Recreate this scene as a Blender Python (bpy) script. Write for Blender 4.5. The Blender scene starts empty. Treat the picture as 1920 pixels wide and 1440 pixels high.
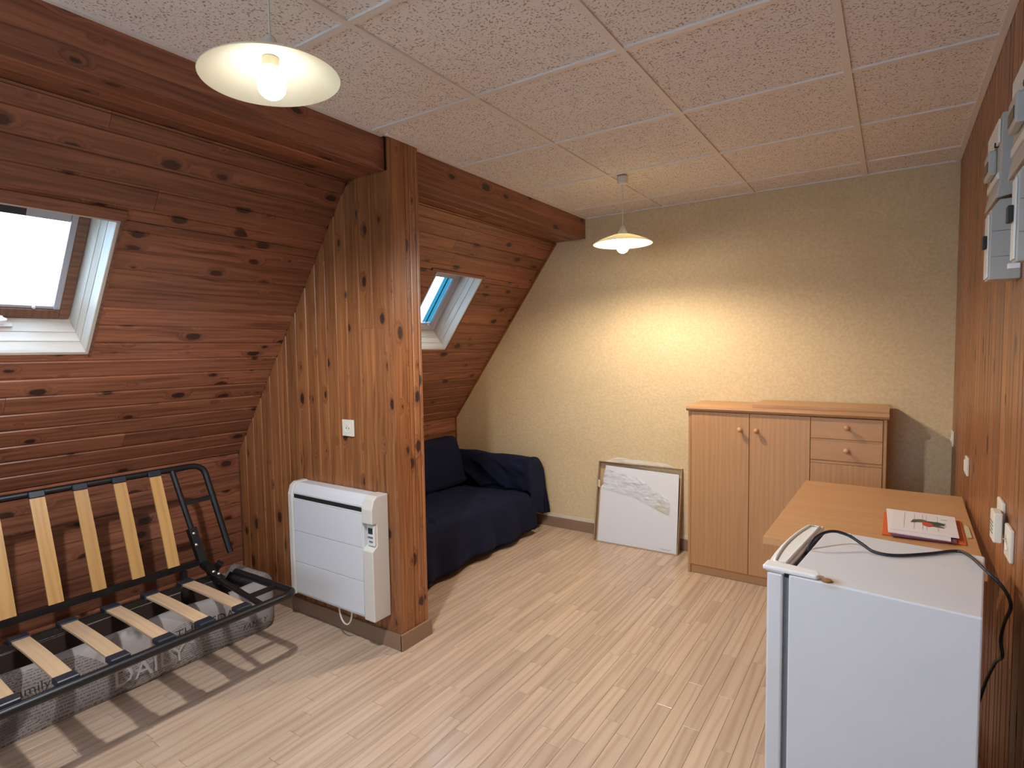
import bpy, bmesh, math, random
from mathutils import Matrix, Vector, noise
S = bpy.context.scene
COL = S.collection
random.seed(11)
R = math.radians

# ---------------------------------------------------------------- camera, sky, exposure
CAM = Vector((0, 0, 1.416))
cam = bpy.data.cameras.new('camera')
cam.sensor_width = 36.0
cam.lens = 36.0 * 1066.0 / 1920.0
cam.clip_start = 0.02
camo = bpy.data.objects.new('camera', cam)
COL.objects.link(camo)
RX, RY, RZ = (0.8304, -0.0214, 0.5568), (0.5570, 0.0582, -0.8285), (-0.0147, 0.9981, 0.0602)
camo.matrix_world = Matrix((RX + (CAM.x,), RY + (CAM.y,), RZ + (CAM.z,), (0, 0, 0, 1)))
S.camera = camo

w = bpy.data.worlds.new('overcast_sky')
S.world = w
w.use_nodes = True
wn, wl = w.node_tree.nodes, w.node_tree.links
bg = wn['Background']
tcw = wn.new('ShaderNodeTexCoord')
spw = wn.new('ShaderNodeSeparateXYZ')
rpw = wn.new('ShaderNodeValToRGB')
wl.new(tcw.outputs['Generated'], spw.inputs[0])
wl.new(spw.outputs['Z'], rpw.inputs[0])
rpw.color_ramp.elements[0].position = 0.0
rpw.color_ramp.elements[0].color = (0.40, 0.58, 0.82, 1)
rpw.color_ramp.elements[1].position = 0.45
rpw.color_ramp.elements[1].color = (0.58, 0.72, 1.0, 1)
wl.new(rpw.outputs[0], bg.inputs[0])
bg.inputs[1].default_value = 7.0

S.view_settings.view_transform = 'Standard'
S.view_settings.look = 'None'
S.view_settings.gamma = 1.0
S.view_settings.use_curve_mapping = False
S.view_settings.exposure = 0.62
LAMP_W = (62.0, 39.0)
LAMP_COL = ((0.95, 0.96, 1.0), (1.0, 0.86, 0.69))       # a cool bulb near, a warm one far off
BULB_GLOW = (18.0, 130.0)


# ---------------------------------------------------------------- helpers
class MB:
    def __init__(s):
        s.v, s.f = [], []

    def add(s, vs, fs):
        b = len(s.v)
        s.v += [tuple(x) for x in vs]
        s.f += [tuple(b + i for i in f) for f in fs]
        return s

    def box(s, x0, x1, y0, y1, z0, z1):
        return s.add([(x0, y0, z0), (x1, y0, z0), (x1, y1, z0), (x0, y1, z0), (x0, y0, z1), (x1, y0, z1), (x1, y1, z1), (x0, y1, z1)],
                     [(0, 3, 2, 1), (4, 5, 6, 7), (0, 1, 5, 4), (1, 2, 6, 5), (2, 3, 7, 6), (3, 0, 4, 7)])

    def prism(s, poly, axis, a, b):
        """poly: 2-D points, extruded along axis from a to b"""
        n = len(poly)
        def p(q, h):
            return {'x': (h, q[0], q[1]), 'y': (q[0], h, q[1]), 'z': (q[0], q[1], h)}[axis]
        return s.add([p(q, a) for q in poly] + [p(q, b) for q in poly],
                     [tuple(range(n - 1, -1, -1)), tuple(range(n, 2 * n))] + [(i, (i + 1) % n, n + (i + 1) % n, n + i) for i in range(n)])

    def tube(s, pts, r, n=10, square=False, cap=True):
        pts = [Vector(p) for p in pts]
        rings = []
        t0 = (pts[1] - pts[0]).normalized()
        up = Vector((0, 0, 1)) if abs(t0.z) < 0.9 else Vector((1, 0, 0))
        side = t0.cross(up).normalized()
        for i, p in enumerate(pts):
            t = (pts[min(i + 1, len(pts) - 1)] - pts[max(i - 1, 0)]).normalized()
            side = (side - t * side.dot(t)).normalized()
            o = t.cross(side)
            k = 4 if square else n
            rr = r * 1.35 if square else r
            ring = [p + (side * math.cos(2 * math.pi * (j + (.5 if square else 0)) / k) + o * math.sin(2 * math.pi * (j + (.5 if square else 0)) / k)) * rr for j in range(k)]
            rings.append(ring)
        k = len(rings[0])
        vs = [v for ring in rings for v in ring]
        fs = [(i * k + j, i * k + (j + 1) % k, (i + 1) * k + (j + 1) % k, (i + 1) * k + j) for i in range(len(pts) - 1) for j in range(k)]
        if cap:
            fs += [tuple(range(k - 1, -1, -1)), tuple((len(pts) - 1) * k + j for j in range(k))]
        return s.add(vs, fs)

    def lathe(s, prof, c=(0, 0, 0), n=40, axis='z'):
        vs, fs = [], []
        for (r, h) in prof:
            for j in range(n):
                a = 2 * math.pi * j / n
                q = (r * math.cos(a), r * math.sin(a), h)
                if axis == 'y': q = (q[0], q[2], q[1])
                if axis == 'x': q = (q[2], q[0], q[1])
                vs.append((c[0] + q[0], c[1] + q[1], c[2] + q[2]))
        m = len(prof)
        fs = [(i * n + j, i * n + (j + 1) % n, (i + 1) * n + (j + 1) % n, (i + 1) * n + j) for i in range(m - 1) for j in range(n)]
        if prof[0][0] > 0: fs.append(tuple(range(n - 1, -1, -1)))
        if prof[-1][0] > 0: fs.append(tuple((m - 1) * n + j for j in range(n)))
        return s.add(vs, fs)

    def build(s, name, mat, parent=None, bevel=0, seg=2, smooth=None, fix=True, label=None):
        me = bpy.data.meshes.new(name)
        me.from_pydata(s.v, [], s.f)
        if fix:
            bm = bmesh.new(); bm.from_mesh(me)
            bmesh.ops.remove_doubles(bm, verts=bm.verts, dist=1e-6)
            bmesh.ops.recalc_face_normals(bm, faces=bm.faces)
            bm.to_mesh(me); bm.free()
        me.materials.append(mat)
        o = bpy.data.objects.new(name, me)
        COL.objects.link(o)
        if parent: o.parent = parent
        if bevel:
            md = o.modifiers.new('bevel', 'BEVEL'); md.width = bevel; md.segments = seg; md.limit_method = 'ANGLE'; md.angle_limit = R(40)
        if smooth:
            me.shade_smooth(); me.set_sharp_from_angle(angle=R(smooth))
        if label: o['label'] = label
        return o


def thing(name, label, cat, loc=(0, 0, 0), rz=0, group=None):
    o = bpy.data.objects.new(name, None)
    o.empty_display_size = 0.1
    COL.objects.link(o)
    o.location = loc; o.rotation_euler = (0, 0, rz)
    o['label'] = label; o['category'] = cat
    if group: o['group'] = group
    return o


def tag(o, label, cat, group=None):
    o['label'] = label; o['category'] = cat
    if group: o['group'] = group
    return o


def frame(o, ex, ey, ez):
    return Matrix(((ex[0], ey[0], ez[0], o[0]), (ex[1], ey[1], ez[1], o[1]), (ex[2], ey[2], ez[2], o[2]), (0, 0, 0, 1)))


# ---------------------------------------------------------------- material node helpers
class NT:
    def __init__(s, name):
        s.m = bpy.data.materials.new(name); s.m.use_nodes = True
        s.t = s.m.node_tree; s.n = s.t.nodes; s.l = s.t.links
        s.b = s.n['Principled BSDF']

    def put(s, sock, v):
        if hasattr(v, 'bl_idname') or isinstance(v, bpy.types.NodeSocket): s.l.new(v, sock)
        else: sock.default_value = v

    def math(s, op, a, b=0.0, c=0.0, clamp=False):
        n = s.n.new('ShaderNodeMath'); n.operation = op; n.use_clamp = clamp
        for i, v in enumerate((a, b, c)): s.put(n.inputs[i], v)
        return n.outputs[0]

    def vmath(s, op, a, b=(0, 0, 0)):
        n = s.n.new('ShaderNodeVectorMath'); n.operation = op
        s.put(n.inputs[0], a); s.put(n.inputs[1], b)
        return n.outputs[0]

    def mix(s, f, a, b, mode='MIX'):
        n = s.n.new('ShaderNodeMix'); n.data_type = 'RGBA'; n.blend_type = mode
        s.put(n.inputs[0], f); s.put(n.inputs[6], a); s.put(n.inputs[7], b)
        return n.outputs[2]

    def ramp(s, v, lo, hi, smooth=True):
        n = s.n.new('ShaderNodeMapRange'); n.interpolation_type = 'SMOOTHSTEP' if smooth else 'LINEAR'
        s.put(n.inputs[0], v); n.inputs[1].default_value = lo; n.inputs[2].default_value = hi
        return n.outputs[0]

    def noise(s, vec, scale=1.0, detail=3.0, rough=0.5, out=0):
        n = s.n.new('ShaderNodeTexNoise')
        s.put(n.inputs['Vector'], vec); n.inputs['Scale'].default_value = scale
        n.inputs['Detail'].default_value = detail; n.inputs['Roughness'].default_value = rough
        return n.outputs[out]

    def voro(s, vec, scale=1.0, dims='3D'):
        n = s.n.new('ShaderNodeTexVoronoi'); n.voronoi_dimensions = dims
        s.put(n.inputs['Vector'], vec); n.inputs['Scale'].default_value = scale
        return n

    def obj(s): return s.n.new('ShaderNodeTexCoord').outputs['Object']
    def rnd(s): return s.n.new('ShaderNodeObjectInfo').outputs['Random']

    def xyz(s, v):
        n = s.n.new('ShaderNodeSeparateXYZ'); s.put(n.inputs[0], v); return n.outputs

    def vec(s, x, y, z):
        n = s.n.new('ShaderNodeCombineXYZ')
        for i, v in enumerate((x, y, z)): s.put(n.inputs[i], v)
        return n.outputs[0]

    def bump(s, h, strength=0.3, dist=0.01):
        n = s.n.new('ShaderNodeBump'); n.inputs['Strength'].default_value = strength; n.inputs['Distance'].default_value = dist
        s.put(n.inputs['Height'], h); s.l.new(n.outputs[0], s.b.inputs['Normal'])

    def set(s, col=None, rough=None, metal=None, spec=None, coat=None):
        if col is not None: s.put(s.b.inputs['Base Color'], col if not isinstance(col, tuple) or len(col) == 4 else col + (1,))
        if rough is not None: s.put(s.b.inputs['Roughness'], rough)
        if metal is not None: s.b.inputs['Metallic'].default_value = metal
        if spec is not None: s.b.inputs['Specular IOR Level'].default_value = spec
        if coat is not None: s.b.inputs['Coat Weight'].default_value = coat
        return s.m


def c4(c): return tuple(c) + (1,)


def plain(name, col, rough=0.5, metal=0.0, var=0.06, scale=40.0, spec=0.5):
    t = NT(name)
    n = t.noise(t.obj(), scale, 3)
    d = tuple(max(0, x * (1 - var)) for x in col); u = tuple(min(1, x * (1 + var)) for x in col)
    return t.set(t.mix(n, c4(d), c4(u)), rough, metal, spec)


def wood(name, light, dark, axis='x', knots=True, rough=0.35, grain=1.0, tone=0.25, knot=(0.045, 0.016, 0.011), ring=0.5, freq=1.0, coat=0.0):
    """streaky wood with the grain along an object axis; knots are marks of the wood itself"""
    t = NT(name)
    o = t.xyz(t.obj()); r = t.rnd()
    order = {'x': (0, 1, 2), 'y': (1, 0, 2), 'z': (2, 0, 1)}[axis]
    L, A, B = (o[i] for i in order)
    L = t.math('ADD', L, t.math('MULTIPLY', r, 61.7))
    A = t.math('ADD', A, t.math('MULTIPLY', r, 23.1))
    wob = t.noise(t.vec(t.math('MULTIPLY', L, 2.0), t.math('MULTIPLY', A, 6.0), B), 1.0, 2)
    A2 = t.math('ADD', A, t.math('MULTIPLY', t.math('SUBTRACT', wob, 0.5), 0.03))
    if knots:
        kv = t.voro(t.vec(t.math('MULTIPLY', L, 4.0), t.math('MULTIPLY', A, 7.5), 0.0), 1.0, '2D')
        d = t.math('ADD', kv.outputs['Distance'], t.math('MULTIPLY', t.math('SUBTRACT', t.noise(t.obj(), 60, 2), 0.5), 0.07))
        sz = t.math('MULTIPLY', t.math('SUBTRACT', t.xyz(kv.outputs['Color'])[0], 0.25), 0.22)
        core = t.math('SUBTRACT', 1.0, t.ramp(t.math('SUBTRACT', d, sz), -0.05, 0.005))
        halo = t.math('SUBTRACT', 1.0, t.ramp(t.math('SUBTRACT', d, sz), -0.02, 0.16))
        A2 = t.math('ADD', A2, t.math('MULTIPLY', halo, 0.055))
    g1 = t.noise(t.vec(t.math('MULTIPLY', L, 1.1 * freq), t.math('MULTIPLY', A2, (30 if knots else 55) * freq), t.math('MULTIPLY', B, 10)), 1.0, 5, 0.68)
    g2 = t.noise(t.vec(t.math('MULTIPLY', L, 5.0 * freq), t.math('MULTIPLY', A2, 260 * freq), t.math('MULTIPLY', B, 40)), 1.0, 3, 0.6)
    wv = t.n.new('ShaderNodeTexWave'); wv.bands_direction = 'Y'
    t.put(wv.inputs['Vector'], t.vec(t.math('MULTIPLY', L, 0.55), t.math('MULTIPLY', A2, 5.5), 0.0))
    wv.inputs['Scale'].default_value = 2.2 * freq; wv.inputs['Distortion'].default_value = 11.0 if knots else 7.0
    wv.inputs['Detail'].default_value = 2.5; wv.inputs['Detail Scale'].default_value = 1.3
    f = t.math('ADD', t.math('MULTIPLY', t.ramp(g1, 0.3, 0.72), 0.72 if knots else 0.55), t.math('MULTIPLY', g2, 0.25))
    f = t.math('ADD', f, t.math('MULTIPLY', t.math('POWER', wv.outputs['Fac'], 2.5), ring * (0.6 if knots else 1.0)))
    f = t.math('MULTIPLY', t.math('SUBTRACT', f, 0.15), grain, clamp=True)
    if knots:      # dark resin streaks in the wood
        rs = t.ramp(t.noise(t.vec(t.math('MULTIPLY', L, 2.2), t.math('MULTIPLY', A2, 34.0), 0.0), 1.0, 3, 0.6), 0.60, 0.72)
        f = t.math('ADD', f, t.math('MULTIPLY', rs, 0.55), clamp=True)
    col = t.mix(f, c4(light), c4(dark))
    hs = t.n.new('ShaderNodeHueSaturation')
    t.put(hs.inputs['Value'], t.math('ADD', 1.0 - tone / 2, t.math('MULTIPLY', r, tone)))
    t.put(hs.inputs['Color'], col)
    col = hs.outputs[0]
    if knots:
        col = t.mix(t.math('MULTIPLY', halo, 0.35), col, c4(dark))
        col = t.mix(core, col, c4(knot))
    t.bump(t.math('ADD', g2, g1), 0.06, 0.003)
    return t.set(col, rough, coat=coat)


# ---------------------------------------------------------------- materials
M = {}
PL, PD = (0.37, 0.148, 0.052), (0.155, 0.050, 0.018)
M['pine'] = wood('varnished_knotty_pine', PL, PD, knots=True, rough=0.34, tone=0.36)
M['pine_red'] = wood('red_stained_knotty_pine', (0.33, 0.125, 0.062), (0.125, 0.041, 0.022), knots=True, rough=0.34, tone=0.40)
M['pine_pale'] = wood('pale_weathered_pine', (0.62, 0.56, 0.48), (0.44, 0.35, 0.26), knots=False, rough=0.4, tone=0.1)
M['sash_wood'] = wood('brown_window_wood', (0.20, 0.085, 0.045), (0.10, 0.04, 0.02), axis='y', knots=False, rough=0.4)
M['oak'] = wood('pale_oak_laminate', (0.60, 0.45, 0.325), (0.43, 0.295, 0.20), knots=False, rough=0.22, tone=0.20, ring=0.7, grain=0.7, freq=0.6)
BL, BD = (0.54, 0.292, 0.130), (0.385, 0.185, 0.074)
M['beech_v'] = wood('tan_veneer_upright', BL, BD, axis='z', knots=False, rough=0.38, tone=0.05, ring=0.35, grain=0.75)
M['beech_h'] = wood('tan_veneer_level', BL, BD, axis='x', knots=False, rough=0.38, tone=0.05, ring=0.3, grain=0.7)
M['beech_y'] = wood('tan_veneer_deep', BL, BD, axis='y', knots=False, rough=0.35, tone=0.16, ring=0.25, grain=0.7)
M['knob'] = wood('turned_beech', (0.56, 0.31, 0.15), (0.42, 0.21, 0.09), knots=False, rough=0.3)
M['slat'] = wood('birch_slat', (0.62, 0.43, 0.26), (0.46, 0.29, 0.15), axis='x', knots=False, rough=0.4, tone=0.16, grain=0.7)
M['slat_amber'] = wood('amber_birch_slat', (0.55, 0.31, 0.105), (0.40, 0.20, 0.06), axis='x', knots=False, rough=0.4, tone=0.16, grain=0.7)
M['skirting'] = plain('brown_skirting', (0.27, 0.165, 0.105), 0.42, scale=12)
M['white_strip'] = plain('cream_strip', (0.66, 0.58, 0.44), 0.6)
M['tbar'] = plain('greige_ceiling_rail', (0.78, 0.73, 0.68), 0.45)
M['black_metal'] = plain('black_painted_steel', (0.006, 0.006, 0.007), 0.42)
M['black_plastic'] = plain('dark_plastic', (0.012, 0.017, 0.028), 0.4)
M['chrome'] = plain('bright_steel', (0.75, 0.75, 0.75), 0.25, 1.0)
M['white_metal'] = plain('white_enamel', (0.70, 0.70, 0.70), 0.35, var=0.03)
M['cream_plastic'] = plain('cream_plastic', (0.68, 0.64, 0.56), 0.4, var=0.03)
M['white_plastic'] = plain('white_plastic', (0.76, 0.75, 0.72), 0.35, var=0.03)
M['socket'] = plain('ivory_plastic', (0.72, 0.66, 0.54), 0.35, var=0.03)
M['grey_plastic'] = plain('grey_meter_plastic', (0.46, 0.44, 0.40), 0.5, var=0.04)
M['dark'] = plain('dark_opening', (0.015, 0.014, 0.013), 0.6)
M['screen'] = plain('display_glass', (0.03, 0.04, 0.035), 0.15)
M['gasket'] = plain('grey_rubber', (0.16, 0.16, 0.17), 0.6)
M['cord'] = plain('black_cord', (0.012, 0.016, 0.022), 0.4)
M['white_cable'] = plain('white_cable', (0.70, 0.66, 0.58), 0.4)
M['plain_wall'] = plain('plain_plaster', (0.60, 0.48, 0.30), 0.8)
M['blind'] = plain('lilac_grey_blind_rail', (0.42, 0.40, 0.43), 0.45)
M['paper'] = plain('white_paper', (0.74, 0.70, 0.70), 0.6, var=0.02)
M['orange_card'] = plain('orange_card', (0.62, 0.115, 0.025), 0.5)
M['purple_card'] = plain('plum_card', (0.16, 0.06, 0.11), 0.5)
M['ink_grey'] = plain('grey_ink', (0.30, 0.28, 0.30), 0.7)
M['ink_green'] = plain('dark_green_ink', (0.035, 0.07, 0.045), 0.6)
M['ink_olive'] = plain('olive_ink', (0.10, 0.10, 0.05), 0.6)
M['ink_red'] = plain('red_ink', (0.55, 0.07, 0.03), 0.6)
M['board_white'] = plain('white_panel', (0.70, 0.70, 0.72), 0.5, var=0.02)
M['cardboard'] = plain('brown_cardboard', (0.45, 0.31, 0.19), 0.8, scale=20)
M['tape'] = plain('old_tape', (0.60, 0.54, 0.36), 0.35)
M['hinge_rust'] = plain('rust', (0.25, 0.13, 0.05), 0.8)
M['box_inside'] = plain('brown_lining', (0.055, 0.030, 0.020), 0.9)
M['bulb_neck'] = plain('cream_lamp_neck', (0.70, 0.66, 0.46), 0.4)


def ceiling_mat():
    t = NT('fissured_mineral_tile')
    o = t.obj(); r = t.rnd()
    v = t.vmath('ADD', o, t.vec(t.math('MULTIPLY', r, 17.0), t.math('MULTIPLY', r, 31.0), 0.0))
    a = t.noise(v, 120, 3, 0.6)
    b = t.noise(v, 30, 2, 0.5)
    pit = t.ramp(t.math('ADD', a, t.math('MULTIPLY', b, 0.25)), 0.685, 0.76)
    base = t.mix(t.noise(v, 6, 2), (0.80, 0.755, 0.715, 1), (0.86, 0.815, 0.775, 1))
    col = t.mix(pit, base, (0.38, 0.31, 0.26, 1))
    t.bump(t.math('SUBTRACT', 1.0, pit), 0.5, 0.004)
    return t.set(col, 0.9)


def wallpaper_mat():
    t = NT('textured_cream_wallpaper')
    o = t.obj()
    n1 = t.noise(o, 55, 4, 0.65); n2 = t.noise(o, 3.0, 3)
    st = t.noise(t.vmath('MULTIPLY', o, (1, 1, 2.2)), 90, 2)
    col = t.mix(t.ramp(n1, 0.3, 0.7), (0.63, 0.475, 0.27, 1), (0.72, 0.565, 0.34, 1))
    col = t.mix(t.math('MULTIPLY', t.ramp(n2, 0.45, 0.7), 0.25), col, (0.55, 0.42, 0.22, 1))
    t.bump(t.math('ADD', n1, st), 0.35, 0.004)
    return t.set(col, 0.75)


def navy_mat():
    t = NT('navy_cotton')
    o = t.obj()
    col = t.mix(t.noise(o, 8, 4), (0.0045, 0.0055, 0.014, 1), (0.010, 0.013, 0.038, 1))
    t.bump(t.math('ADD', t.noise(o, 500, 2), t.math('MULTIPLY', t.noise(o, 25, 3), 0.6)), 0.25, 0.004)
    m = t.set(col, 0.9, spec=0.2)
    t.b.inputs['Sheen Weight'].default_value = 0.04
    t.b.inputs['Sheen Tint'].default_value = (0.12, 0.17, 0.5, 1)
    return m


def newsprint_mat():
    """grey fabric printed with lines of small type, in blocks"""
    t = NT('newsprint_fabric')
    o = t.xyz(t.obj())
    v = t.math('ADD', o[2], t.math('MULTIPLY', o[0], -1.0))      # runs up the front and over the top
    cell = t.voro(t.vec(t.math('MULTIPLY', o[1], 3.6), t.math('MULTIPLY', v, 5.0), 0.0), 1.0, '2D')
    cc = t.xyz(cell.outputs['Color'])
    tilt = t.math('MULTIPLY', t.math('SUBTRACT', cc[0], 0.5), 0.25)
    row = t.math('ADD', v, t.math('MULTIPLY', o[1], tilt))
    line = t.math('SINE', t.math('MULTIPLY', row, t.math('ADD', 420.0, t.math('MULTIPLY', cc[1], 240.0))))
    ch = t.noise(t.vec(t.math('MULTIPLY', o[1], 190.0), t.math('MULTIPLY', row, 90.0), 0.0), 1.0, 1)
    ink = t.math('MULTIPLY', t.ramp(line, -0.1, 0.5), t.ramp(ch, 0.40, 0.55))
    blank = t.ramp(cc[2], 0.74, 0.78)
    ink = t.math('MULTIPLY', ink, t.math('SUBTRACT', 1.0, blank))
    paper = t.mix(cc[1], (0.27, 0.245, 0.225, 1), (0.42, 0.385, 0.355, 1))
    paper = t.mix(t.ramp(t.noise(t.obj(), 7, 3), 0.55, 0.7), paper, (0.14, 0.125, 0.12, 1))
    col = t.mix(t.math('MULTIPLY', ink, 0.75), paper, (0.07, 0.062, 0.058, 1))
    t.bump(t.noise(t.obj(), 14, 3), 0.4, 0.012)
    return t.set(col, 0.8)


def shade_mat():
    t = NT('cream_lamp_shade')
    t.set((0.80, 0.76, 0.58), 0.35)
    tr = t.n.new('ShaderNodeBsdfTranslucent'); tr.inputs[0].default_value = (0.85, 0.80, 0.62, 1)
    mx = t.n.new('ShaderNodeMixShader'); mx.inputs[0].default_value = 0.35
    t.l.new(t.b.outputs[0], mx.inputs[1]); t.l.new(tr.outputs[0], mx.inputs[2])
    t.l.new(mx.outputs[0], t.n['Material Output'].inputs[0])
    return t.m


def fridge_mat():
    t = NT('fridge_white_steel')
    o = t.xyz(t.obj())
    dx = t.math('ADD', o[0], 0.285); dy = t.math('SUBTRACT', o[1], 0.020)
    d = t.math('SQRT', t.math('ADD', t.math('MULTIPLY', dx, dx), t.math('MULTIPLY', dy, dy)))
    st = t.math('MULTIPLY', t.math('SUBTRACT', 1.0, t.ramp(d, 0.0, 0.035)), t.ramp(o[2], 0.82, 0.838))
    n = t.noise(t.obj(), 6, 4)
    base = t.mix(n, (0.60, 0.605, 0.615, 1), (0.66, 0.66, 0.665, 1))
    sc = t.noise(t.vec(t.math('MULTIPLY', o[0], 4.0), t.math('MULTIPLY', t.math('ADD', o[1], t.math('MULTIPLY', o[0], 0.35)), 55.0), 0.0), 1.0, 2)
    base = t.mix(t.math('MULTIPLY', t.math('MULTIPLY', t.ramp(sc, 0.66, 0.75), t.ramp(o[2], 0.82, 0.838)), 0.35), base, (0.35, 0.33, 0.33, 1))
    col = t.mix(t.math('MULTIPLY', st, 0.8), base, (0.36, 0.22, 0.11, 1))
    t.bump(t.noise(t.obj(), 220, 2), 0.08, 0.002)
    return t.set(col, 0.42)


def film_mat():
    t = NT('clear_plastic_film')
    n = t.noise(t.vmath('MULTIPLY', t.obj(), (14, 30, 40)), 1.0, 4)
    t.bump(n, 0.9, 0.02)
    t.set((0.80, 0.83, 0.86), 0.12)
    t.b.inputs['Alpha'].default_value = 0.45
    return t.m


def glass_mat(tint):
    t = NT('window_glass')
    tr = t.n.new('ShaderNodeBsdfTransparent'); tr.inputs[0].default_value = c4(tint)
    gl = t.n.new('ShaderNodeBsdfGlossy'); gl.inputs['Roughness'].default_value = 0.03
    fr = t.n.new('ShaderNodeFresnel'); fr.inputs[0].default_value = 1.45
    mx = t.n.new('ShaderNodeMixShader')
    ge = t.n.new('ShaderNodeNewGeometry')
    t.l.new(t.math('MULTIPLY', fr.outputs[0], t.math('SUBTRACT', 1.0, ge.outputs['Backfacing'])), mx.inputs[0]); t.l.new(tr.outputs[0], mx.inputs[1]); t.l.new(gl.outputs[0], mx.inputs[2])
    t.l.new(mx.outputs[0], t.n['Material Output'].inputs[0])
    return t.m


def bulb_mat(c, glow):
    t = NT('lit_bulb_glass')
    t.set((0.9, 0.9, 0.85), 0.4)
    t.b.inputs['Emission Color'].default_value = c4(c)
    t.b.inputs['Emission Strength'].default_value = glow
    return t.m


M['tile'] = ceiling_mat(); M['wallpaper'] = wallpaper_mat(); M['navy'] = navy_mat(); M['newsprint'] = newsprint_mat()
M['shade'] = shade_mat(); M['fridge'] = fridge_mat(); M['film'] = film_mat(); M['glass'] = glass_mat((0.93, 0.98, 0.97)); M['bulb_0'] = bulb_mat(LAMP_COL[0], BULB_GLOW[0]); M['bulb_1'] = bulb_mat(LAMP_COL[1], BULB_GLOW[1])
M['sky_blind'] = NT('cyan_blind_cloth')
_t = M['sky_blind']; _tr = _t.n.new('ShaderNodeBsdfTranslucent'); _tr.inputs[0].default_value = (0.10, 0.24, 0.27, 1)
_t.l.new(_tr.outputs[0], _t.n['Material Output'].inputs[0]); M['sky_blind'] = _t.m

# ---------------------------------------------------------------- dimensions of the room
XR, XS, YB, YF, ZC = 0.273, -1.936, 3.895, -1.80, 2.384       # right wall, soffit face, back wall, wall behind the camera, ceiling
XK, ZK = -3.225, 0.825                                        # knee wall
SO, SX = 2.235, -2.19                                         # soffit underside, inner edge of it
P0, P1, XP = 1.87, 2.055, -1.905                              # partition front, rear, end face
SL = Vector((XK - SX, 0, ZK - SO)); SLEN = SL.length
UP = -SL.normalized(); OUT = Vector((UP.x, 0, UP.z)).cross(Vector((0, 1, 0)))
OUT = Vector((-UP.z, 0, UP.x))                                # away from the room
INW = -OUT


def slope_x(z): return XK + (z - ZK) * (SX - XK) / (SO - ZK)
def slope_z(x): return ZK + (x - XK) * (SO - ZK) / (SX - XK)
def slope_s(z): return (z - ZK) / (SO - ZK) * SLEN


def slope_pt(s, y, dn=0.0): return Vector((XK, y, ZK)) + UP * s + OUT * dn


def struct(o): o['kind'] = 'structure'; return o


def plank(name, mat, parent, mtx, L0, L1, wid, th=0.012, lip=0.011, slope0=None, slope1=None):
    """tongue-and-groove board: local X along it, Y across, face at Z=0; ends may be cut on a slant"""
    ch = 0.0045
    prof = [(0, -th), (0, -ch), (ch * .7, 0), (wid - lip, 0), (wid - lip + ch * .7, -ch), (wid, -ch), (wid, -th)]
    if lip == 0: prof = [(0, -th), (0, -0.0015), (0.0015, 0), (wid - 0.0015, 0), (wid, -0.0015), (wid, -th)]
    a = slope0 or (lambda v: L0); b = slope1 or (lambda v: L1)
    n = len(prof)
    vs = [(a(v), v, z) for v, z in prof] + [(b(v), v, z) for v, z in prof]
    fs = [tuple(range(n)), tuple(range(2 * n - 1, n - 1, -1))] + [(i, n + i, n + (i + 1) % n, (i + 1) % n) for i in range(n)]
    me = bpy.data.meshes.new(name); me.from_pydata(vs, [], fs); me.materials.append(mat)
    me.validate()
    bm = bmesh.new(); bm.from_mesh(me); bmesh.ops.recalc_face_normals(bm, faces=bm.faces); bm.to_mesh(me); bm.free()
    o = bpy.data.objects.new(name, me); COL.objects.link(o); o.parent = parent
    o.matrix_local = mtx
    return o


# ---------------------------------------------------------------- floor
floor = struct(MB().box(XK - .1, XR + .1, YF - .1, YB + .1, -.12, -.0085).build('floor', M['skirting']))
iR = camo.matrix_world.to_3x3().transposed()


def to_px(p):
    v = iR @ (Vector(p) - CAM)
    if v.z > -0.05: return None
    return 960 + 1066 * v.x / -v.z, 720 - 1066 * v.y / -v.z


strips, SW = [], 0.0645
k, x = 0, XR
while x > XK - 0.02:
    y = YF - random.random() * 0.5
    while y < YB:
        ln = random.choice((0.30, 0.40, 0.48, 0.55, 0.62, 0.70)) * random.uniform(.92, 1.08)
        y0, y1 = max(y, YF), min(y + ln, YB)
        if y1 - y0 > 0.02:
            q = [to_px((x - SW / 2, y0 + (y1 - y0) * f, 0)) for f in (0.02, .25, 0.5, .75, 0.98)]
            vis = sum(1 for p in q if p and 0 < p[0] < 1920 and 0 < p[1] < 1440) / 5
            if x < XP - .03 and (P0 < (y0 + y1) / 2 < P1): vis = 0
            if x > -.2 and (y0 + y1) / 2 < 2.9: vis *= .05
            if x > -1.06 and y0 > 3.5: vis = 0
            d = (Vector((x, (y0 + y1) / 2, 0)) - CAM).length
            strips.append((vis * (y1 - y0) / d ** 3, x, y0, y1))
        y += ln
    x -= SW; k += 1
strips.sort(reverse=True)
rest = MB()
for i, (vis, x, y0, y1) in enumerate(strips):
    dz = random.uniform(-.0003, 0)
    if i < 290:
        b = MB(); g = .0004; c = .0007
        L = y1 - y0; W = SW
        vs = []
        for (ix, zz) in ((g, -.008), (g, -c + dz), (g + c, dz)):
            vs += [(ix, ix, zz), (L - ix, ix, zz), (L - ix, W - ix, zz), (ix, W - ix, zz)]
        b.add(vs, [(8, 9, 10, 11)] + [(r_ * 4 + j, r_ * 4 + (j + 1) % 4, r_ * 4 + 4 + (j + 1) % 4, r_ * 4 + 4 + j) for r_ in (0, 1) for j in range(4)])
        o = b.build('floor_strip', M['oak'], floor, fix=False)
        o.matrix_local = frame((x, y0, 0), (0, 1, 0), (-1, 0, 0), (0, 0, 1))
    else:
        rest.box(y0 + .0006, y1 - .0006, -x, -x + SW - .0012, -.008, dz)
o = rest.build('floor_strips', M['oak'], floor, fix=False)
o.matrix_local = frame((0, 0, 0), (0, 1, 0), (-1, 0, 0), (0, 0, 1))
o['kind'] = 'stuff'

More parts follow.
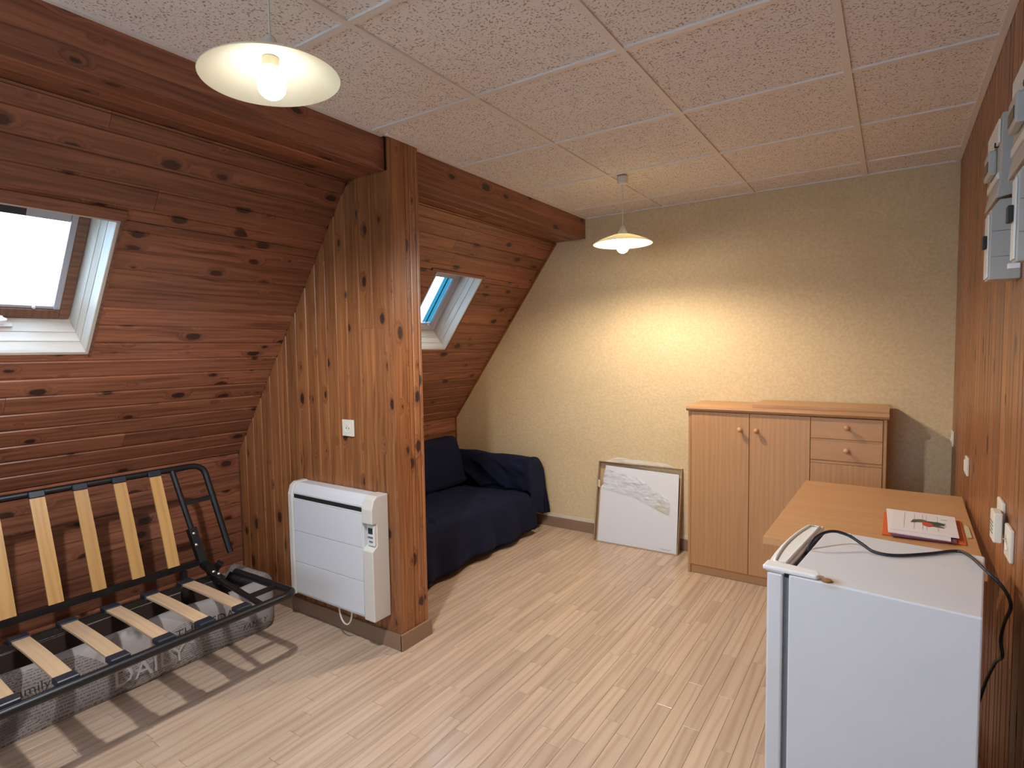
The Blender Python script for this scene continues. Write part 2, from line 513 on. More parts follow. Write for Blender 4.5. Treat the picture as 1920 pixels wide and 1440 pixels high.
# ---------------------------------------------------------------- ceiling: tiles on a rail grid
ceil = struct(MB().box(SX - .05, XR + .12, YF - .1, YB + .1, ZC + .03, ZC + .12).build('ceiling', M['plain_wall']))
GX = [XS, -1.357, -.757, -.157, XR]
GY = [YF, -1.24, -.635, -.03, .575, 1.182, 1.792, 2.404, 3.012, 3.618, YB]
for i in range(4):
    for j in range(10):
        w_, d_ = GX[i + 1] - GX[i], GY[j + 1] - GY[j]
        b = MB().box(-w_ / 2 + .002, w_ / 2 - .002, -d_ / 2 + .002, d_ / 2 - .002, 0, .014)
        o = b.build('ceiling_tile', M['tile'], ceil, fix=False)
        o.location = ((GX[i] + GX[i + 1]) / 2, (GY[j] + GY[j + 1]) / 2, ZC + .003)
for x in GX[1:4]:
    o = MB().box(-.0115, .0115, YF, YB, -.0045, .0028).build('ceiling_rail', M['tbar'], ceil); o.location = (x, 0, ZC)
for y in GY[1:-1]:
    for i in range(4):
        a, b_ = GX[i] + (.0117 if i else 0), GX[i + 1] - (.0117 if i < 3 else 0)
        o = MB().box(a, b_, -.0115, .0115, -.0042, .0028).build('ceiling_rail', M['tbar'], ceil); o.location = (0, y, ZC)
for (a, b_, c, d) in ((XS + .001, XS + .020, YF, P0 - .02), (XS + .001, XS + .020, P1 + .012, YB), (XP + .001, XP + .019, P0 - .02, P1 + .012), (XR - .020, XR - .001, YF, YB), (XS + .02, XR - .02, YB - .016, YB - .001)):
    MB().box(a, b_, c, d, ZC - .006, ZC + .0024).build('edge_rail', M['tbar'], ceil)

# ---------------------------------------------------------------- left wall: knee wall, slope with skylights, boxed soffit
wall_left = struct(bpy.data.objects.new('wall_left', None)); COL.objects.link(wall_left)
BW = 0.0885
WINS = [(-1.35, -0.80), (0.43, 0.985), (2.765, 3.252)]        # skylight openings along the room; the first, out of view, is added for daylight
WS0, WS1 = slope_s(1.424), slope_s(1.925)
BAYS = [(YF, P0), (P1, YB)]
rb = random.Random(5)


def run(y0, y1, cut=2.4):
    """split a long row into boards of natural length"""
    if y1 - y0 < 1.6: return [(y0, y1)]
    c = rb.uniform(y0 + .5, y1 - .5)
    return [(y0, c), (c, y1)] if rb.random() < .75 else [(y0, y1)]


s = 0.004
while s < SLEN - .004:
    s1 = min(s + BW, SLEN - .003)
    for (b0, b1) in BAYS:
        holes = [h for h in WINS if h[0] > b0 and h[1] < b1]
        for (u0, u1, cut) in ((s, min(s1, WS0), 0), (max(s, WS0), min(s1, WS1), 1), (max(s, WS1), s1, 0)):
            if u1 - u0 < .006: continue
            segs = []
            if cut:
                a = b0
                for h in holes: segs += run(a, h[0]); a = h[1]
                segs += run(a, b1)
            else: segs = run(b0, b1)
            lip = .011 if u1 >= s1 - 1e-4 and u1 - u0 > .03 else 0
            for (a, c) in segs:
                p = slope_pt(u0, 0)
                plank('board', M['pine_red'], wall_left, frame(p, (0, 1, 0), UP, INW), a + .0006, c - .0006, u1 - u0, lip=lip)
    s = s1
z = 0.0
while z < ZK - .005:
    z1 = min(z + BW, ZK)
    for (b0, b1) in BAYS:
        for (a, c) in run(b0, b1):
            plank('board', M['pine_red'], wall_left, frame((XK, 0, z), (0, 1, 0), (0, 0, 1), (1, 0, 0)), a + .0006, c - .0006, z1 - z)
    z = z1
for (b0, b1) in BAYS:
    plank('board', M['pine_red'], wall_left, frame((XS, 0, SO), (0, 1, 0), (0, 0, 1), (1, 0, 0)), b0 + .001, b1 - .001, .050, lip=0)
    plank('board', M['pine_red'], wall_left, frame((XS, 0, SO + .050), (0, 1, 0), (0, 0, 1), (1, 0, 0)), b0 + .001, b1 - .001, ZC - SO - .051, lip=0)
    for q in range(3):
        wq = (XS - SX - .012) / 3
        plank('board', M['pine_red'], wall_left, frame((SX + q * wq, 0, SO), (0, 1, 0), (1, 0, 0), (0, 0, -1)), b0 + .001, b1 - .001, wq)
# backing behind the boards, with the skylight holes left open
bk = MB()
for (a, c, u0, u1) in [(YF, YB, -.05, WS0), (YF, YB, WS1, SLEN + .05)] + [(a, c, WS0, WS1) for a, c in ((YF, WINS[0][0]), (WINS[0][1], WINS[1][0]), (WINS[1][1], WINS[2][0]), (WINS[2][1], YB))]:
    ps = [slope_pt(u, y, dn) for dn in (.013, .05) for (u, y) in ((u0, a), (u1, a), (u1, c), (u0, c))]
    bk.add(ps, [(0, 3, 2, 1), (4, 5, 6, 7), (0, 1, 5, 4), (1, 2, 6, 5), (2, 3, 7, 6), (3, 0, 4, 7)])
bk.box(XK - .10, XK - .013, YF - .1, YB + .1, -.1, ZK + .02)
bk.box(SX - .15, XS - .013, YF, YB, SO + .013, ZC + .03)
bk.build('backing', M['sash_wood'], wall_left, fix=False)


# ---------------------------------------------------------------- skylights
def skylight(idx, y0, y1, blind, latch):
    SW_ = M['blind'] if blind else M['sash_wood']
    root = struct(bpy.data.objects.new('window_%d' % idx, None)); COL.objects.link(root)
    D = .165
    def sbox(name, mat, u0, u1, a, c, d0, d1, bevel=.0015, parent=root):
        """box in slope coordinates: u up the slope, y along the room, d outward"""
        m = MB().box(0, c - a, 0, u1 - u0, -(d1 - d0), 0)
        o = m.build(name, mat, parent, bevel=bevel)
        mt = frame(slope_pt(u0, a, d0), (0, 1, 0), UP, INW)
        o.matrix_local = mt if parent is root else parent.matrix_local.inverted() @ mt
        return o
    # lining boards: two narrow pale ones and a deeper one on each side, splayed towards the sash
    SB, SS, ST = .060, .020, .0                     # how far bottom, sides and top close in over the depth
    def lin(u_or_y, d0, d1):
        bm_ = MB(); k0, k1 = max(d0, 0) / D, d1 / D
        t_ = .013
        if u_or_y == 'bottom':
            q = [(d, WS0 + SB * k + e, y0 + SS * k, y1 - SS * k) for d, k in ((d0, k0), (d1, k1)) for e in (.0005, t_)]
            pts = [slope_pt(u, yy, d) for d, u, ya_, yb_ in q for yy in (ya_ + .0005, yb_ - .0005)]
        elif u_or_y == 'top':
            q = [(d, WS1 - ST * k - e, y0 + SS * k, y1 - SS * k) for d, k in ((d0, k0), (d1, k1)) for e in (.0005, t_)]
            pts = [slope_pt(u, yy, d) for d, u, ya_, yb_ in q for yy in (ya_ + .0005, yb_ - .0005)]
        else:
            sg = 1 if u_or_y == 'near' else -1
            yb0 = y0 if sg > 0 else y1
            q = [(d, yb0 + sg * (SS * k + e), WS0 + SB * k + t_ + .001, WS1 - ST * k - t_ - .001) for d, k in ((d0, k0), (d1, k1)) for e in (.0005, t_)]
            pts = [slope_pt(uu, yy, d) for d, yy, ua, ub in q for uu in (ua, ub)]
        bm_.add(pts, [(0, 1, 3, 2), (4, 6, 7, 5), (0, 4, 5, 1), (2, 3, 7, 6), (0, 2, 6, 4), (1, 5, 7, 3)])
        # own frame, grain along the board
        ex_ = Vector((0, 1, 0)) if u_or_y in ('bottom', 'top') else UP
        ez_ = INW; ey_ = Vector(ez_).cross(ex_)
        mt = frame(pts[0], ex_, ey_, ez_); im = mt.inverted()
        bm_.v = [tuple(im @ Vector(p)) for p in bm_.v]
        o = bm_.build('lining_board', M['pine_pale'], root, bevel=.0015); o.matrix_local = mt
    for (d0, d1) in ((-.004, .046), (.049, .090), (.093, D)):
        for sd_ in ('bottom', 'top', 'near', 'far'): lin(sd_, d0, d1)
    a, c, u0, u1 = y0 + .015 + SS, y1 - .015 - SS, WS0 + .015 + SB, WS1 - .015
    # frame and sash
    fw = .036
    for (p0, p1, q0, q1) in ((a, a + fw, u0, u1), (c - fw, c, u0, u1)):
        m = MB().box(0, q1 - q0, 0, p1 - p0, -.05, 0)
        o = m.build('sash_rail', SW_, root, bevel=.003)
        o.matrix_local = frame(slope_pt(q0, p1, D - .02), UP, (0, -1, 0), INW)
    sbox('sash_rail', SW_, u0, u0 + .040, a + fw, c - fw, D - .02, D + .03, .003)
    sbox('sash_rail', SW_, u1 - .030, u1, a + fw, c - fw, D - .02, D + .03, .003)
    g = fw
    sbox('pane', M['glass'], u0 + .041, u1 - .031, a + g, c - g, D + .012, D + .016, 0)
    # pale side channels and the top roller of the blind, a thin light bead along the bottom
    for (p0, p1) in ((a + fw, a + fw + .022), (c - fw - .022, c - fw)):
        sbox('blind_channel', M['blind'], u0 + .041, u1 - .031, p0, p1, D - .016, D + .008)
    sbox('bead', M['blind'], u0 + .041, u0 + .053, a + fw + .022, c - fw - .022, D - .012, D + .008)
    sbox('blind_roller', M['blind'], u1 - .098, u1 - .060, a + fw + .023, c - fw - .023, D - .018, D + .008, .004)
    if blind:
        sbox('blind_edge', M['sky_blind'], u0 + .055, u1 - .06, c - fw - .105, c - fw - .024, D + .002, D + .004, 0)
        sbox('blind_edge', M['black_plastic'], u0 + .055, u1 - .06, c - fw - .070, c - fw - .062, D - .002, D + .0015, 0)
    else:
        sbox('blind_tag', M['black_plastic'], u1 - .094, u1 - .066, a + fw + .10, c - fw - .16, D - .0195, D - .0175, 0)
    if latch:
        yl = y0 + .305
        o = MB().box(0, .10, 0, .004, -.05, 0).build('latch_plate', M['cream_plastic'], root, bevel=.001)
        o.matrix_local = frame(slope_pt(WS0 + .0145 + SB * .72, yl - .075, .104), (0, 1, 0), UP, INW)
        o = MB().box(0, .055, 0, .028, -.030, 0).build('latch_body', M['white_plastic'], root, bevel=.005)
        o.matrix_local = frame(slope_pt(WS0 + .018 + SB * .72, yl - .055, .110), (0, 1, 0), UP, INW)
        pts = [slope_pt(WS0 + .040 + SB * .72, yl - .03 + .035 * math.sin(t_), .118 + .012 * math.cos(t_)) for t_ in [math.pi * 2 * q / 20 for q in range(21)]]
        MB().tube(pts, .004, 8, cap=False).build('latch_ring', M['white_plastic'], root, smooth=60)
    o = MB().lathe([(0.001, 0), (.006, 0), (.006, .006), (.001, .008)], n=12).build('screw', M['white_plastic'], root, smooth=50)
    o.matrix_local = frame(slope_pt(u0 + .047, (y0 + y1) / 2 + .12, D - .012), (0, 1, 0), UP, INW)
    # head board over the opening
    m = MB().box(0, (y1 - y0) + .07, 0, .045 if not blind else .018, -.008, .010)
    o = m.build('head_board', M['pine_red'], root, bevel=.002)
    o.matrix_local = frame(slope_pt(WS1 - .004, y0 - .055, -.001), (0, 1, 0), UP, INW)
    for (q0, q1) in ((y1, y1 + .010),):
        m = MB().box(0, WS1 - WS0 + .004, 0, .010, -.004, .004)
        o = m.build('edge_strip', M['sash_wood'], root)
        o.matrix_local = frame(slope_pt(WS0 - .008, q1 + .0005, -.001), UP, (0, -1, 0), INW)
    return root


skylight(3, *WINS[0], False, False)  # unseen third skylight, added behind the camera as extra daylight
skylight(1, *WINS[1], False, True)
skylight(2, *WINS[2], True, False)

# ---------------------------------------------------------------- partition
part = struct(MB().prism([(XK - .01, 0), (XP - .014, 0), (XP - .014, ZC + .01), (SX, ZC + .01), (SX - .005, SO + .02), (XK - .01, ZK + .02)], 'y', P0 + .0135, P1 - .002).build('wall_partition', M['sash_wood']))
x, q = XP - .0005, 0
pw = [.048] + [random.choice((.082, .090, .086, .078)) for _ in range(40)]
while x > XK:
    wd = min(pw[q], x - XK)
    if wd < .012: break
    def top(v, x=x):
        xx = x - v
        if xx > XS: return ZC - .003
        if xx > SX: return SO + (.0 if xx < XS - .002 else .0)
        return slope_z(xx)
    xa, xb = x, x - wd
    if xa > XS and xb < XS:        # board under the soffit's edge: cut to the soffit
        t0, t1 = SO, SO
        tf = lambda v: SO
    else:
        tf = top
    cut = rb.uniform(.7, 1.9) if (q % 5 == 2 and xb > -2.6) else None
    mt = frame((x, P0, 0), (0, 0, 1), (-1, 0, 0), (0, -1, 0))
    if cut:
        plank('board', M['pine'], part, mt, 0, cut, wd)
        plank('board', M['pine'], part, mt, cut + .001, 0, wd, slope1=tf)
    else:
        plank('board', M['pine'], part, mt, 0, 0, wd, slope1=tf)
    x -= wd; q += 1
yy = P1
for wd, th in ((.022, .014), (.040, .012), (.030, .010), (P1 - P0 - .092 + .0005, .013)):
    plank('board', M['pine'], part, frame((XP + (th - .013), yy, 0), (0, 0, 1), (0, -1, 0), (1, 0, 0)), 0, ZC - .006, wd, th=th, lip=.007 if wd < .05 else 0)
    yy -= wd
# rear face
plank('board', M['pine'], part, frame((XK, P1 - .001, 0), (0, 0, 1), (1, 0, 0), (0, 1, 0)), 0, ZK, XP - XK - .02, th=.001, lip=0)

# ---------------------------------------------------------------- right wall, back wall, wall behind the camera
wall_right = struct(MB().box(XR + .0125, XR + .1, YF - .1, YB + .1, -.1, ZC + .1).build('wall_right', M['sash_wood']))
y, q = YF, 0
while y < YB - .01:
    wd = min(random.choice((.056, .064, .088, .092)), YB - y)
    plank('board', M['pine'], wall_right, frame((XR, y, 0), (0, 0, 1), (0, 1, 0), (-1, 0, 0)), 0, ZC - .003, wd)
    y += wd
GABLE = [(XK - .06, -.1), (XR + .1, -.1), (XR + .1, ZC + .1), (SX - .12, ZC + .1), (slope_x(SO) - .10, SO + .10), (XK - .06, ZK + .06)]
wall_back = struct(MB().prism(GABLE, 'y', YB, YB + .1).build('wall_back', M['wallpaper']))
G0, G1, H0, H1 = -1.62, -.10, .88, 2.12          # unseen gable window, added behind the camera to bring in daylight
wf = MB()
wf.prism([(XK - .06, -.1), (G0, -.1), (G0, ZC + .1), (SX - .12, ZC + .1), (slope_x(SO) - .10, SO + .10), (XK - .06, ZK + .06)], 'y', YF - .1, YF)
wf.box(G1, XR + .1, YF - .1, YF, -.1, ZC + .1).box(G0, G1, YF - .1, YF, -.1, H0).box(G0, G1, YF - .1, YF, H1, ZC + .1)
wall_front = struct(wf.build('wall_front', M['plain_wall']))
gw = struct(bpy.data.objects.new('window_4', None)); COL.objects.link(gw)
for (a, c, z0, z1) in ((G0, G1, H0, H0 + .05), (G0, G1, H1 - .05, H1), (G0, G0 + .05, H0 + .05, H1 - .05), (G1 - .05, G1, H0 + .05, H1 - .05), ((G0 + G1) / 2 - .04, (G0 + G1) / 2 + .04, H0 + .05, H1 - .05)):
    MB().box(a + .001, c - .001, YF - .08, YF - .03, z0 + .001, z1 - .001).build('added_casement_rail', M['white_plastic'], gw, bevel=.003)
for (a, c) in ((G0 + .05, (G0 + G1) / 2 - .04), ((G0 + G1) / 2 + .04, G1 - .05)):
    MB().box(a, c, YF - .058, YF - .054, H0 + .05, H1 - .05).build('pane', M['glass'], gw)
struct(MB().box(XK + .001, XR - .001, YB - .012, YB - .0005, 0.0002, .078).build('baseboard_back', M['skirting'], bevel=.002))
struct(MB().box(XK + .001, XR - .001, YB - .007, YB - .0005, .0785, .108).build('trim_1', M['white_strip'], bevel=.003))
bf = struct(MB().box(XK + .002, XP + .008, P0 - .0115, P0 - .0005, .0002, .077).build('baseboard_partition', M['skirting'], bevel=.0015))
bf2 = struct(MB().box(XP + .0005, XP + .0125, P0 - .0115, P1 + .012, .0002, .079).build('baseboard_end', M['skirting'], bevel=.0015))
# wood bead where slope and soffit meet the wallpaper
m = MB()
for (pa, pb) in ((Vector((XK, 0, ZK)), Vector((SX, 0, SO))),):
    n_ = Vector((INW.x, 0, INW.z)) * .012
    for yv in (YB - .010, YB - .0008): pass
    P_ = [pa, pb, pb + n_, pa + n_]
    m.prism([(p.x, p.z) for p in P_], 'y', YB - .010, YB - .0008)
m.box(XK, XK + .012, YB - .010, YB - .0008, .11, ZK)
struct(m.build('trim_2', M['pine']))


# ---------------------------------------------------------------- pendant lamps
def pendant(k, x, y, zr, label, tilt=(0, 0)):
    t = thing('pendant_lamp', label, 'lamp', (x, y, zr), 0, 'cream pendant lamps')
    t.rotation_euler = (0, 0, 0)
    rot = Matrix.Rotation(tilt[0], 4, 'X') @ Matrix.Rotation(tilt[1], 4, 'Y')
    H = ZC - zr
    MB().lathe([(.030, H - .0035), (.0315, H - .008), (.028, H - .044), (.023, H - .048), (.003, H - .049)], n=28).build('canopy', M['cream_plastic'], t, smooth=40)
    MB().tube([(0, 0, H - .045), (0, 0, .095)], .0025, 8).build('cord', M['cream_plastic'], t, smooth=60)
    MB().lathe([(.004, .102), (.012, .096), (.025, .066), (.029, .050), (.024, .047)], n=28).build('cap', M['cream_plastic'], t, smooth=40)
    sh = MB().lathe([(.024, .0495), (.06, .043), (.11, .027), (.15, .010), (.172, -.001), (.176, -.003), (.177, -.001), (.152, .0135), (.11, .0305), (.06, .0465), (.024, .053), (.024, .0495)], n=72)
    # the closing end caps of the lathe are the neck ring only
    sh.f = [f for f in sh.f if len(f) == 4]
    so = sh.build('lamp_shade', M['shade'], t, smooth=60)
    so.matrix_local = rot @ Matrix.Diagonal((.94, .94, 1, 1))
    MB().lathe([(.019, .050), (.019, .046), (.0205, .044), (.0205, .024), (.018, .022), (.001, .0215)], n=28).build('socket', M['bulb_neck'], t, smooth=40)
    bz = -.016
    MB().lathe([(.001, .0215), (.0148, .0215), (.0155, .012), (.017, .008), (.0165, .0075), (.001, .0075)], n=28).build('bulb_neck', M['bulb_neck'], t, smooth=40)
    r = .034
    pr = [(.0165, .0075 + 0)] + [(r * math.cos(a), bz - .004 + r * math.sin(a)) for a in [R(40 - q * 13) for q in range(10)]] + [(.0006, bz - .004 - r)]
    MB().lathe(pr, n=32).build('bulb', M['bulb_%d' % k], t, smooth=80)
    L = bpy.data.lights.new('lamp_light', 'SPOT')
    L.energy = LAMP_W[k]; L.color = LAMP_COL[k]; L.spot_size = R(174); L.spot_blend = 0.5; L.shadow_soft_size = 0.03
    lo = bpy.data.objects.new('lamp_light', L); COL.objects.link(lo); lo.parent = t
    lo.location = (0, 0, bz - .004 - r - .028)
    return t


pendant(0, -1.303, .884, 2.102, 'cream pendant lamp with open shade and lit round bulb, hanging near the slanted skylight wall', tilt=(R(2), R(-2.5)))
pendant(1, -1.293, 3.072, 2.008, 'cream pendant lamp hanging far off before the yellow wallpaper')

# ---------------------------------------------------------------- sofa-bed frame with slats
sb = thing('sofa_bed_frame', 'bare black metal sofa bed frame with birch slats under the skylight', 'sofa bed', (-2.5, .5, 0))
OF = Vector((2.5, -.5, 0))


def V(x, y, z): return Vector((x, y, z)) + OF


ZT = .372
yE, yI = 1.478, 1.335            # outer loop end, inner side rail
yL, yLi = -.52, -.377
BB, BT = Vector((-2.735, 0, .425)), Vector((-2.885, 0, .862))
bd = (BT - BB)


def arc(a, b, c, n=6):
    """rounded corner from a through b to c"""
    a, b, c = Vector(a), Vector(b), Vector(c)
    return [(1 - t) ** 2 * a + 2 * t * (1 - t) * b + t * t * c for t in [i / n for i in range(n + 1)]]


def bk_pt(f, y): p = BB + bd * f; return V(p.x, y, p.z)


# back frame: bent tube, open ends pointing down
path = [bk_pt(.0, yE + .045)] + arc(bk_pt(.88, yE + .01), bk_pt(1, yE + .005), bk_pt(1, yE - .06)) + arc(bk_pt(1, yL + .06), bk_pt(1, yL), bk_pt(.88, yL)) + [bk_pt(.0, yL)]
bfr = MB().tube(path, .0145, 12).build('back_frame', M['black_metal'], sb, smooth=50)
for yy in (yI + .01, yLi):
    MB().tube([bk_pt(.985, yy - .01), bk_pt(.05, yy + .035 if yy > 0 else yy)], .0125, 12).build('back_upright', M['black_metal'], sb, smooth=50)
MB().tube([bk_pt(.0, yLi), bk_pt(.0, yI + .04)], .0125, 10, square=True).build('back_rail', M['black_metal'], sb)
for (a, c) in ((yI + .02, yE + .02), (yL, yLi)):
    MB().tube([bk_pt(.63, a), bk_pt(.63, c)], .0105, 10, square=True).build('back_bridge', M['black_metal'], sb)
# seat frame
xf, xr = -2.148, -2.60
path = [V(xr, yE - .01, ZT)] + arc(V(xf - .05, yE, ZT), V(xf, yE, ZT), V(xf, yE - .05, ZT)) + arc(V(xf, yL + .05, ZT), V(xf, yL, ZT), V(xf - .05, yL, ZT)) + [V(xr, yL, ZT)]
MB().tube(path, .0165, 12).build('seat_frame', M['black_metal'], sb, smooth=50)
for yy in (yI, yLi):
    MB().tube([V(xf, yy - .01, ZT), V(xr - .06, yy + .04 if yy > 0 else yy, ZT + .01)], .0125, 12).build('seat_side_rail', M['black_metal'], sb, smooth=50)
MB().tube([V(xr - .03, yLi, ZT), V(xr - .03, yI + .03, ZT)], .0125, 10, square=True).build('seat_rear_rail', M['black_metal'], sb)
for (a, c) in ((yI + .01, yE), (yL, yLi)):
    MB().tube([V(-2.28, a, ZT), V(-2.28, c, ZT)], .009, 10, square=True).build('seat_bridge', M['black_metal'], sb)
# hinges with bolts
for ys, d in ((yI + .045, 1), (yLi, 1)):
    h = MB()
    p0, p1 = bk_pt(.36, ys - .015), bk_pt(-.02, ys + .004)
    h.tube([p0, p1], .019, square=True)
    h.tube([p1, V(xr - .075, ys + .004, ZT + .03), V(xr - .02, ys - .004, ZT + .006), V(xr + .06, ys - .012, ZT + .006)], .017, square=True)
    ho = h.build('hinge', M['black_metal'], sb, bevel=.002)
    h2 = MB().tube([V(xr - .11, ys + .02, ZT - .03), V(xr - .07, ys + .055, ZT + .045)], .016, square=True)
    h2.tube([V(xr - .04, ys + .01, ZT - .02), V(xr + .12, ys - .015, ZT - .075)], .012, square=True)
    h2.build('hinge_ratchet', M['black_metal'], sb, bevel=.002)
    if ys > 0:
        nb = Vector((bd.z, 0, -bd.x)).normalized()
        for f in (.30, .18):
            p = bk_pt(f, ys - .017) + nb * .020
            o = MB().lathe([(.0075, -.004), (.0085, 0), (.0075, .004), (.003, .0065), (.0008, .007)], n=14).build('bolt', M['chrome'], sb, smooth=50, label='bright steel bolt')
            o.matrix_local = Matrix.Translation(p) @ nb.to_track_quat('Z', 'Y').to_matrix().to_4x4()
        for xx in (xr - .015, xr + .03):
            o = MB().lathe([(.0075, -.004), (.0085, 0), (.0075, .004), (.003, .0065), (.0008, .007)], n=14).build('bolt', M['chrome'], sb, smooth=50, label='bright steel bolt')
            o.matrix_local = Matrix.Translation(V(xx, ys - .009, ZT + .031))
# slats: bowed strips held in black caps
SY = [1.245 - .1475 * i for i in range(11)]


def slat_mesh(L, wd, bow):
    n = 10; vs = []; fs = []
    for i in range(n + 1):
        f = i / n; b_ = bow * 4 * f * (1 - f)
        vs += [(L * f, -wd / 2, b_), (L * f, wd / 2, b_), (L * f, wd / 2, b_ + .008), (L * f, -wd / 2, b_ + .008)]
    for i in range(n):
        for j in range(4): fs.append((i * 4 + j, i * 4 + (j + 1) % 4, (i + 1) * 4 + (j + 1) % 4, (i + 1) * 4 + j))
    fs += [(3, 2, 1, 0), tuple(n * 4 + j for j in range(4))]
    return MB().add(vs, fs)


ex = bd.normalized(); ez = Vector((bd.z, 0, -bd.x)).normalized(); ey = ez.cross(ex)
sm = slat_mesh(bd.length - .022, .050, .004); sm2 = slat_mesh(.445, .052, .004)
proto = proto2 = pc = pc2 = None
cap = MB().box(-.014, .032, -.031, .031, -.006, .014)
capv = MB().box(-.012, .016, -.027, .027, -.004, .014)
for i, yy in enumerate(SY):
    p = BB + ex * .013 + ez * .012
    if not proto:
        proto = sm.build('slat', M['slat_amber'], sb); o = proto
        proto2 = sm2.build('slat', M['slat'], sb); o2 = proto2
    else:
        o, o2 = proto.copy(), proto2.copy(); COL.objects.link(o); COL.objects.link(o2)
    o.matrix_local = Matrix.Translation(V(p.x, yy + .004, p.z)) @ Matrix((ex, ey, ez)).transposed().to_4x4()
    o2.matrix_local = Matrix.Translation(V(xr - .012, yy + .006, ZT + .015)) @ Matrix.Rotation(R(-.8), 4, 'Z')
    for (pp, mt) in ((V(xr + .42 , yy, ZT + .0135), Matrix.Rotation(0, 4, 'Z')), (V(xr - .018, yy + .006, ZT + .0135), Matrix.Rotation(math.pi, 4, 'Z'))):
        if not pc: pc = cap.build('slat_cap', M['black_plastic'], sb, bevel=.003, seg=1); c_ = pc
        else: c_ = pc.copy(); COL.objects.link(c_)
        c_.matrix_local = Matrix.Translation(pp) @ mt
    q_ = BB + bd - ex * .010 + ez * .012
    if not pc2: pc2 = capv.build('slat_cap', M['black_plastic'], sb, bevel=.003, seg=1); c_ = pc2
    else: c_ = pc2.copy(); COL.objects.link(c_)
    c_.matrix_local = Matrix.Translation(V(q_.x, yy + .004, q_.z)) @ Matrix((ex, ey, ez)).transposed().to_4x4()
# feet that carry the frame
for yy in (1.30, -.35):
    MB().tube([V(-2.745, yy, ZT + .03), V(-2.745, yy, .032)], .0125, square=True).build('leg', M['black_metal'], sb)

# ---------------------------------------------------------------- fabric storage box under the frame
bx = thing('storage_box', 'grey newsprint fabric storage box lying on the floor under the slatted sofa bed frame', 'storage box', (-2.9, .6, 0))


def softbox():
    """open-topped padded tray: rounded rectangle in plan, rounded rim"""
    x0, x1, y0, y1, r = -.255, .255, -1.05, 1.12, .09
    plan = []
    def edge(p, q, n):
        return [Vector(p).lerp(Vector(q), i / n) for i in range(n)]
    cs = [((x1 - r, y0 + r), -90), ((x1 - r, y1 - r), 0), ((x0 + r, y1 - r), 90), ((x0 + r, y0 + r), 180)]
    for i, (c, a0) in enumerate(cs):
        pts = [(c[0] + r * math.cos(R(a0 + k_ * 15)), c[1] + r * math.sin(R(a0 + k_ * 15))) for k_ in range(7)]
        plan += pts
        nc, na = cs[(i + 1) % 4]
        nx = (nc[0] + r * math.cos(R(na)), nc[1] + r * math.sin(R(na)))
        n = 26 if i in (0, 2) else 5
        plan += [tuple(Vector(pts[-1]).lerp(Vector(nx), k_ / n)) for k_ in range(1, n)]
    n = len(plan); cx, cy = 0, .035
    H = .262
    levels = [(-.012, .0), (.004, .02), (.010, .08), (.010, .15), (.006, .21), (.0, .240), (-.014, .258), (-.034, H), (-.052, .252), (-.058, .225)]
    vs = []
    for li, (off, z) in enumerate(levels):
        for i, (px, py) in enumerate(plan):
            nx_, ny_ = plan[(i + 1) % n][1] - plan[i - 1][1], -(plan[(i + 1) % n][0] - plan[i - 1][0])
            l_ = math.hypot(nx_, ny_) or 1
            w_ = noise.noise(Vector((px * 5, py * 5, z * 7))) * .010 if 0 < li < 9 else 0
            zz = z + (noise.noise(Vector((px * 3, py * 4, 3.1))) * .014 if z > .2 else 0)
            if px < -.1: zz *= .72
            vs.append((px + nx_ / l_ * (off + w_), py + ny_ / l_ * (off + w_), max(zz, 0.0008)))
    fs = [(a * n + i, a * n + (i + 1) % n, (a + 1) * n + (i + 1) % n, (a + 1) * n + i) for a in range(len(levels) - 1) for i in range(n)]
    return MB().add(vs, fs), plan


m, plan = softbox()
m.build('case', M['newsprint'], bx, smooth=70)
MB().prism([(p[0] * .80, p[1] * .95) for p in plan], 'z', .012, .03).build('case_floor', M['box_inside'], bx)
inner = MB(); n = len(plan)
vs = [(p[0] * .775, .035 + (p[1] - .035) * .944, z) for z in (.03, .165) for p in plan]
inner.add(vs, [(i, (i + 1) % n, n + (i + 1) % n, n + i) for i in range(n)]).build('case_lining', M['box_inside'], bx, smooth=70)
M['print_dark'] = plain('faded_black_print', (0.045, 0.04, 0.038), 0.8)
M['print_pale'] = plain('pale_print', (0.47, 0.44, 0.41), 0.8)


def word(txt, size, yc, z, mat, parent, x, shear=0.0):
    """flat lettering on a face that looks along +X; text runs along +Y"""
    cu = bpy.data.curves.new('printed_word', 'FONT'); cu.body = txt; cu.size = size; cu.shear = shear; cu.align_x = 'CENTER'; cu.resolution_u = 2
    tmp = bpy.data.objects.new('tmp_word', cu); COL.objects.link(tmp)
    bpy.context.view_layer.update()
    me = bpy.data.meshes.new_from_object(tmp.evaluated_get(bpy.context.evaluated_depsgraph_get()))
    bpy.data.objects.remove(tmp)
    me.name = 'printed_word'; me.materials.clear(); me.materials.append(mat)
    o = bpy.data.objects.new('printed_word', me); COL.objects.link(o); o.parent = parent
    o.matrix_local = frame((x, yc, z), (0, 1, 0), (0, 0, 1), (1, 0, 0))
    return o


XF = .283
word('DAILY', .105, .49, .055, M['print_pale'], bx, XF)
word('THURSDAY', .060, .745, .150, M['print_dark'], bx, XF)
word('FAMILY', .040, .965, .060, M['print_dark'], bx, XF, .3)
word('Family', .050, .08, .175, M['print_dark'], bx, XF)

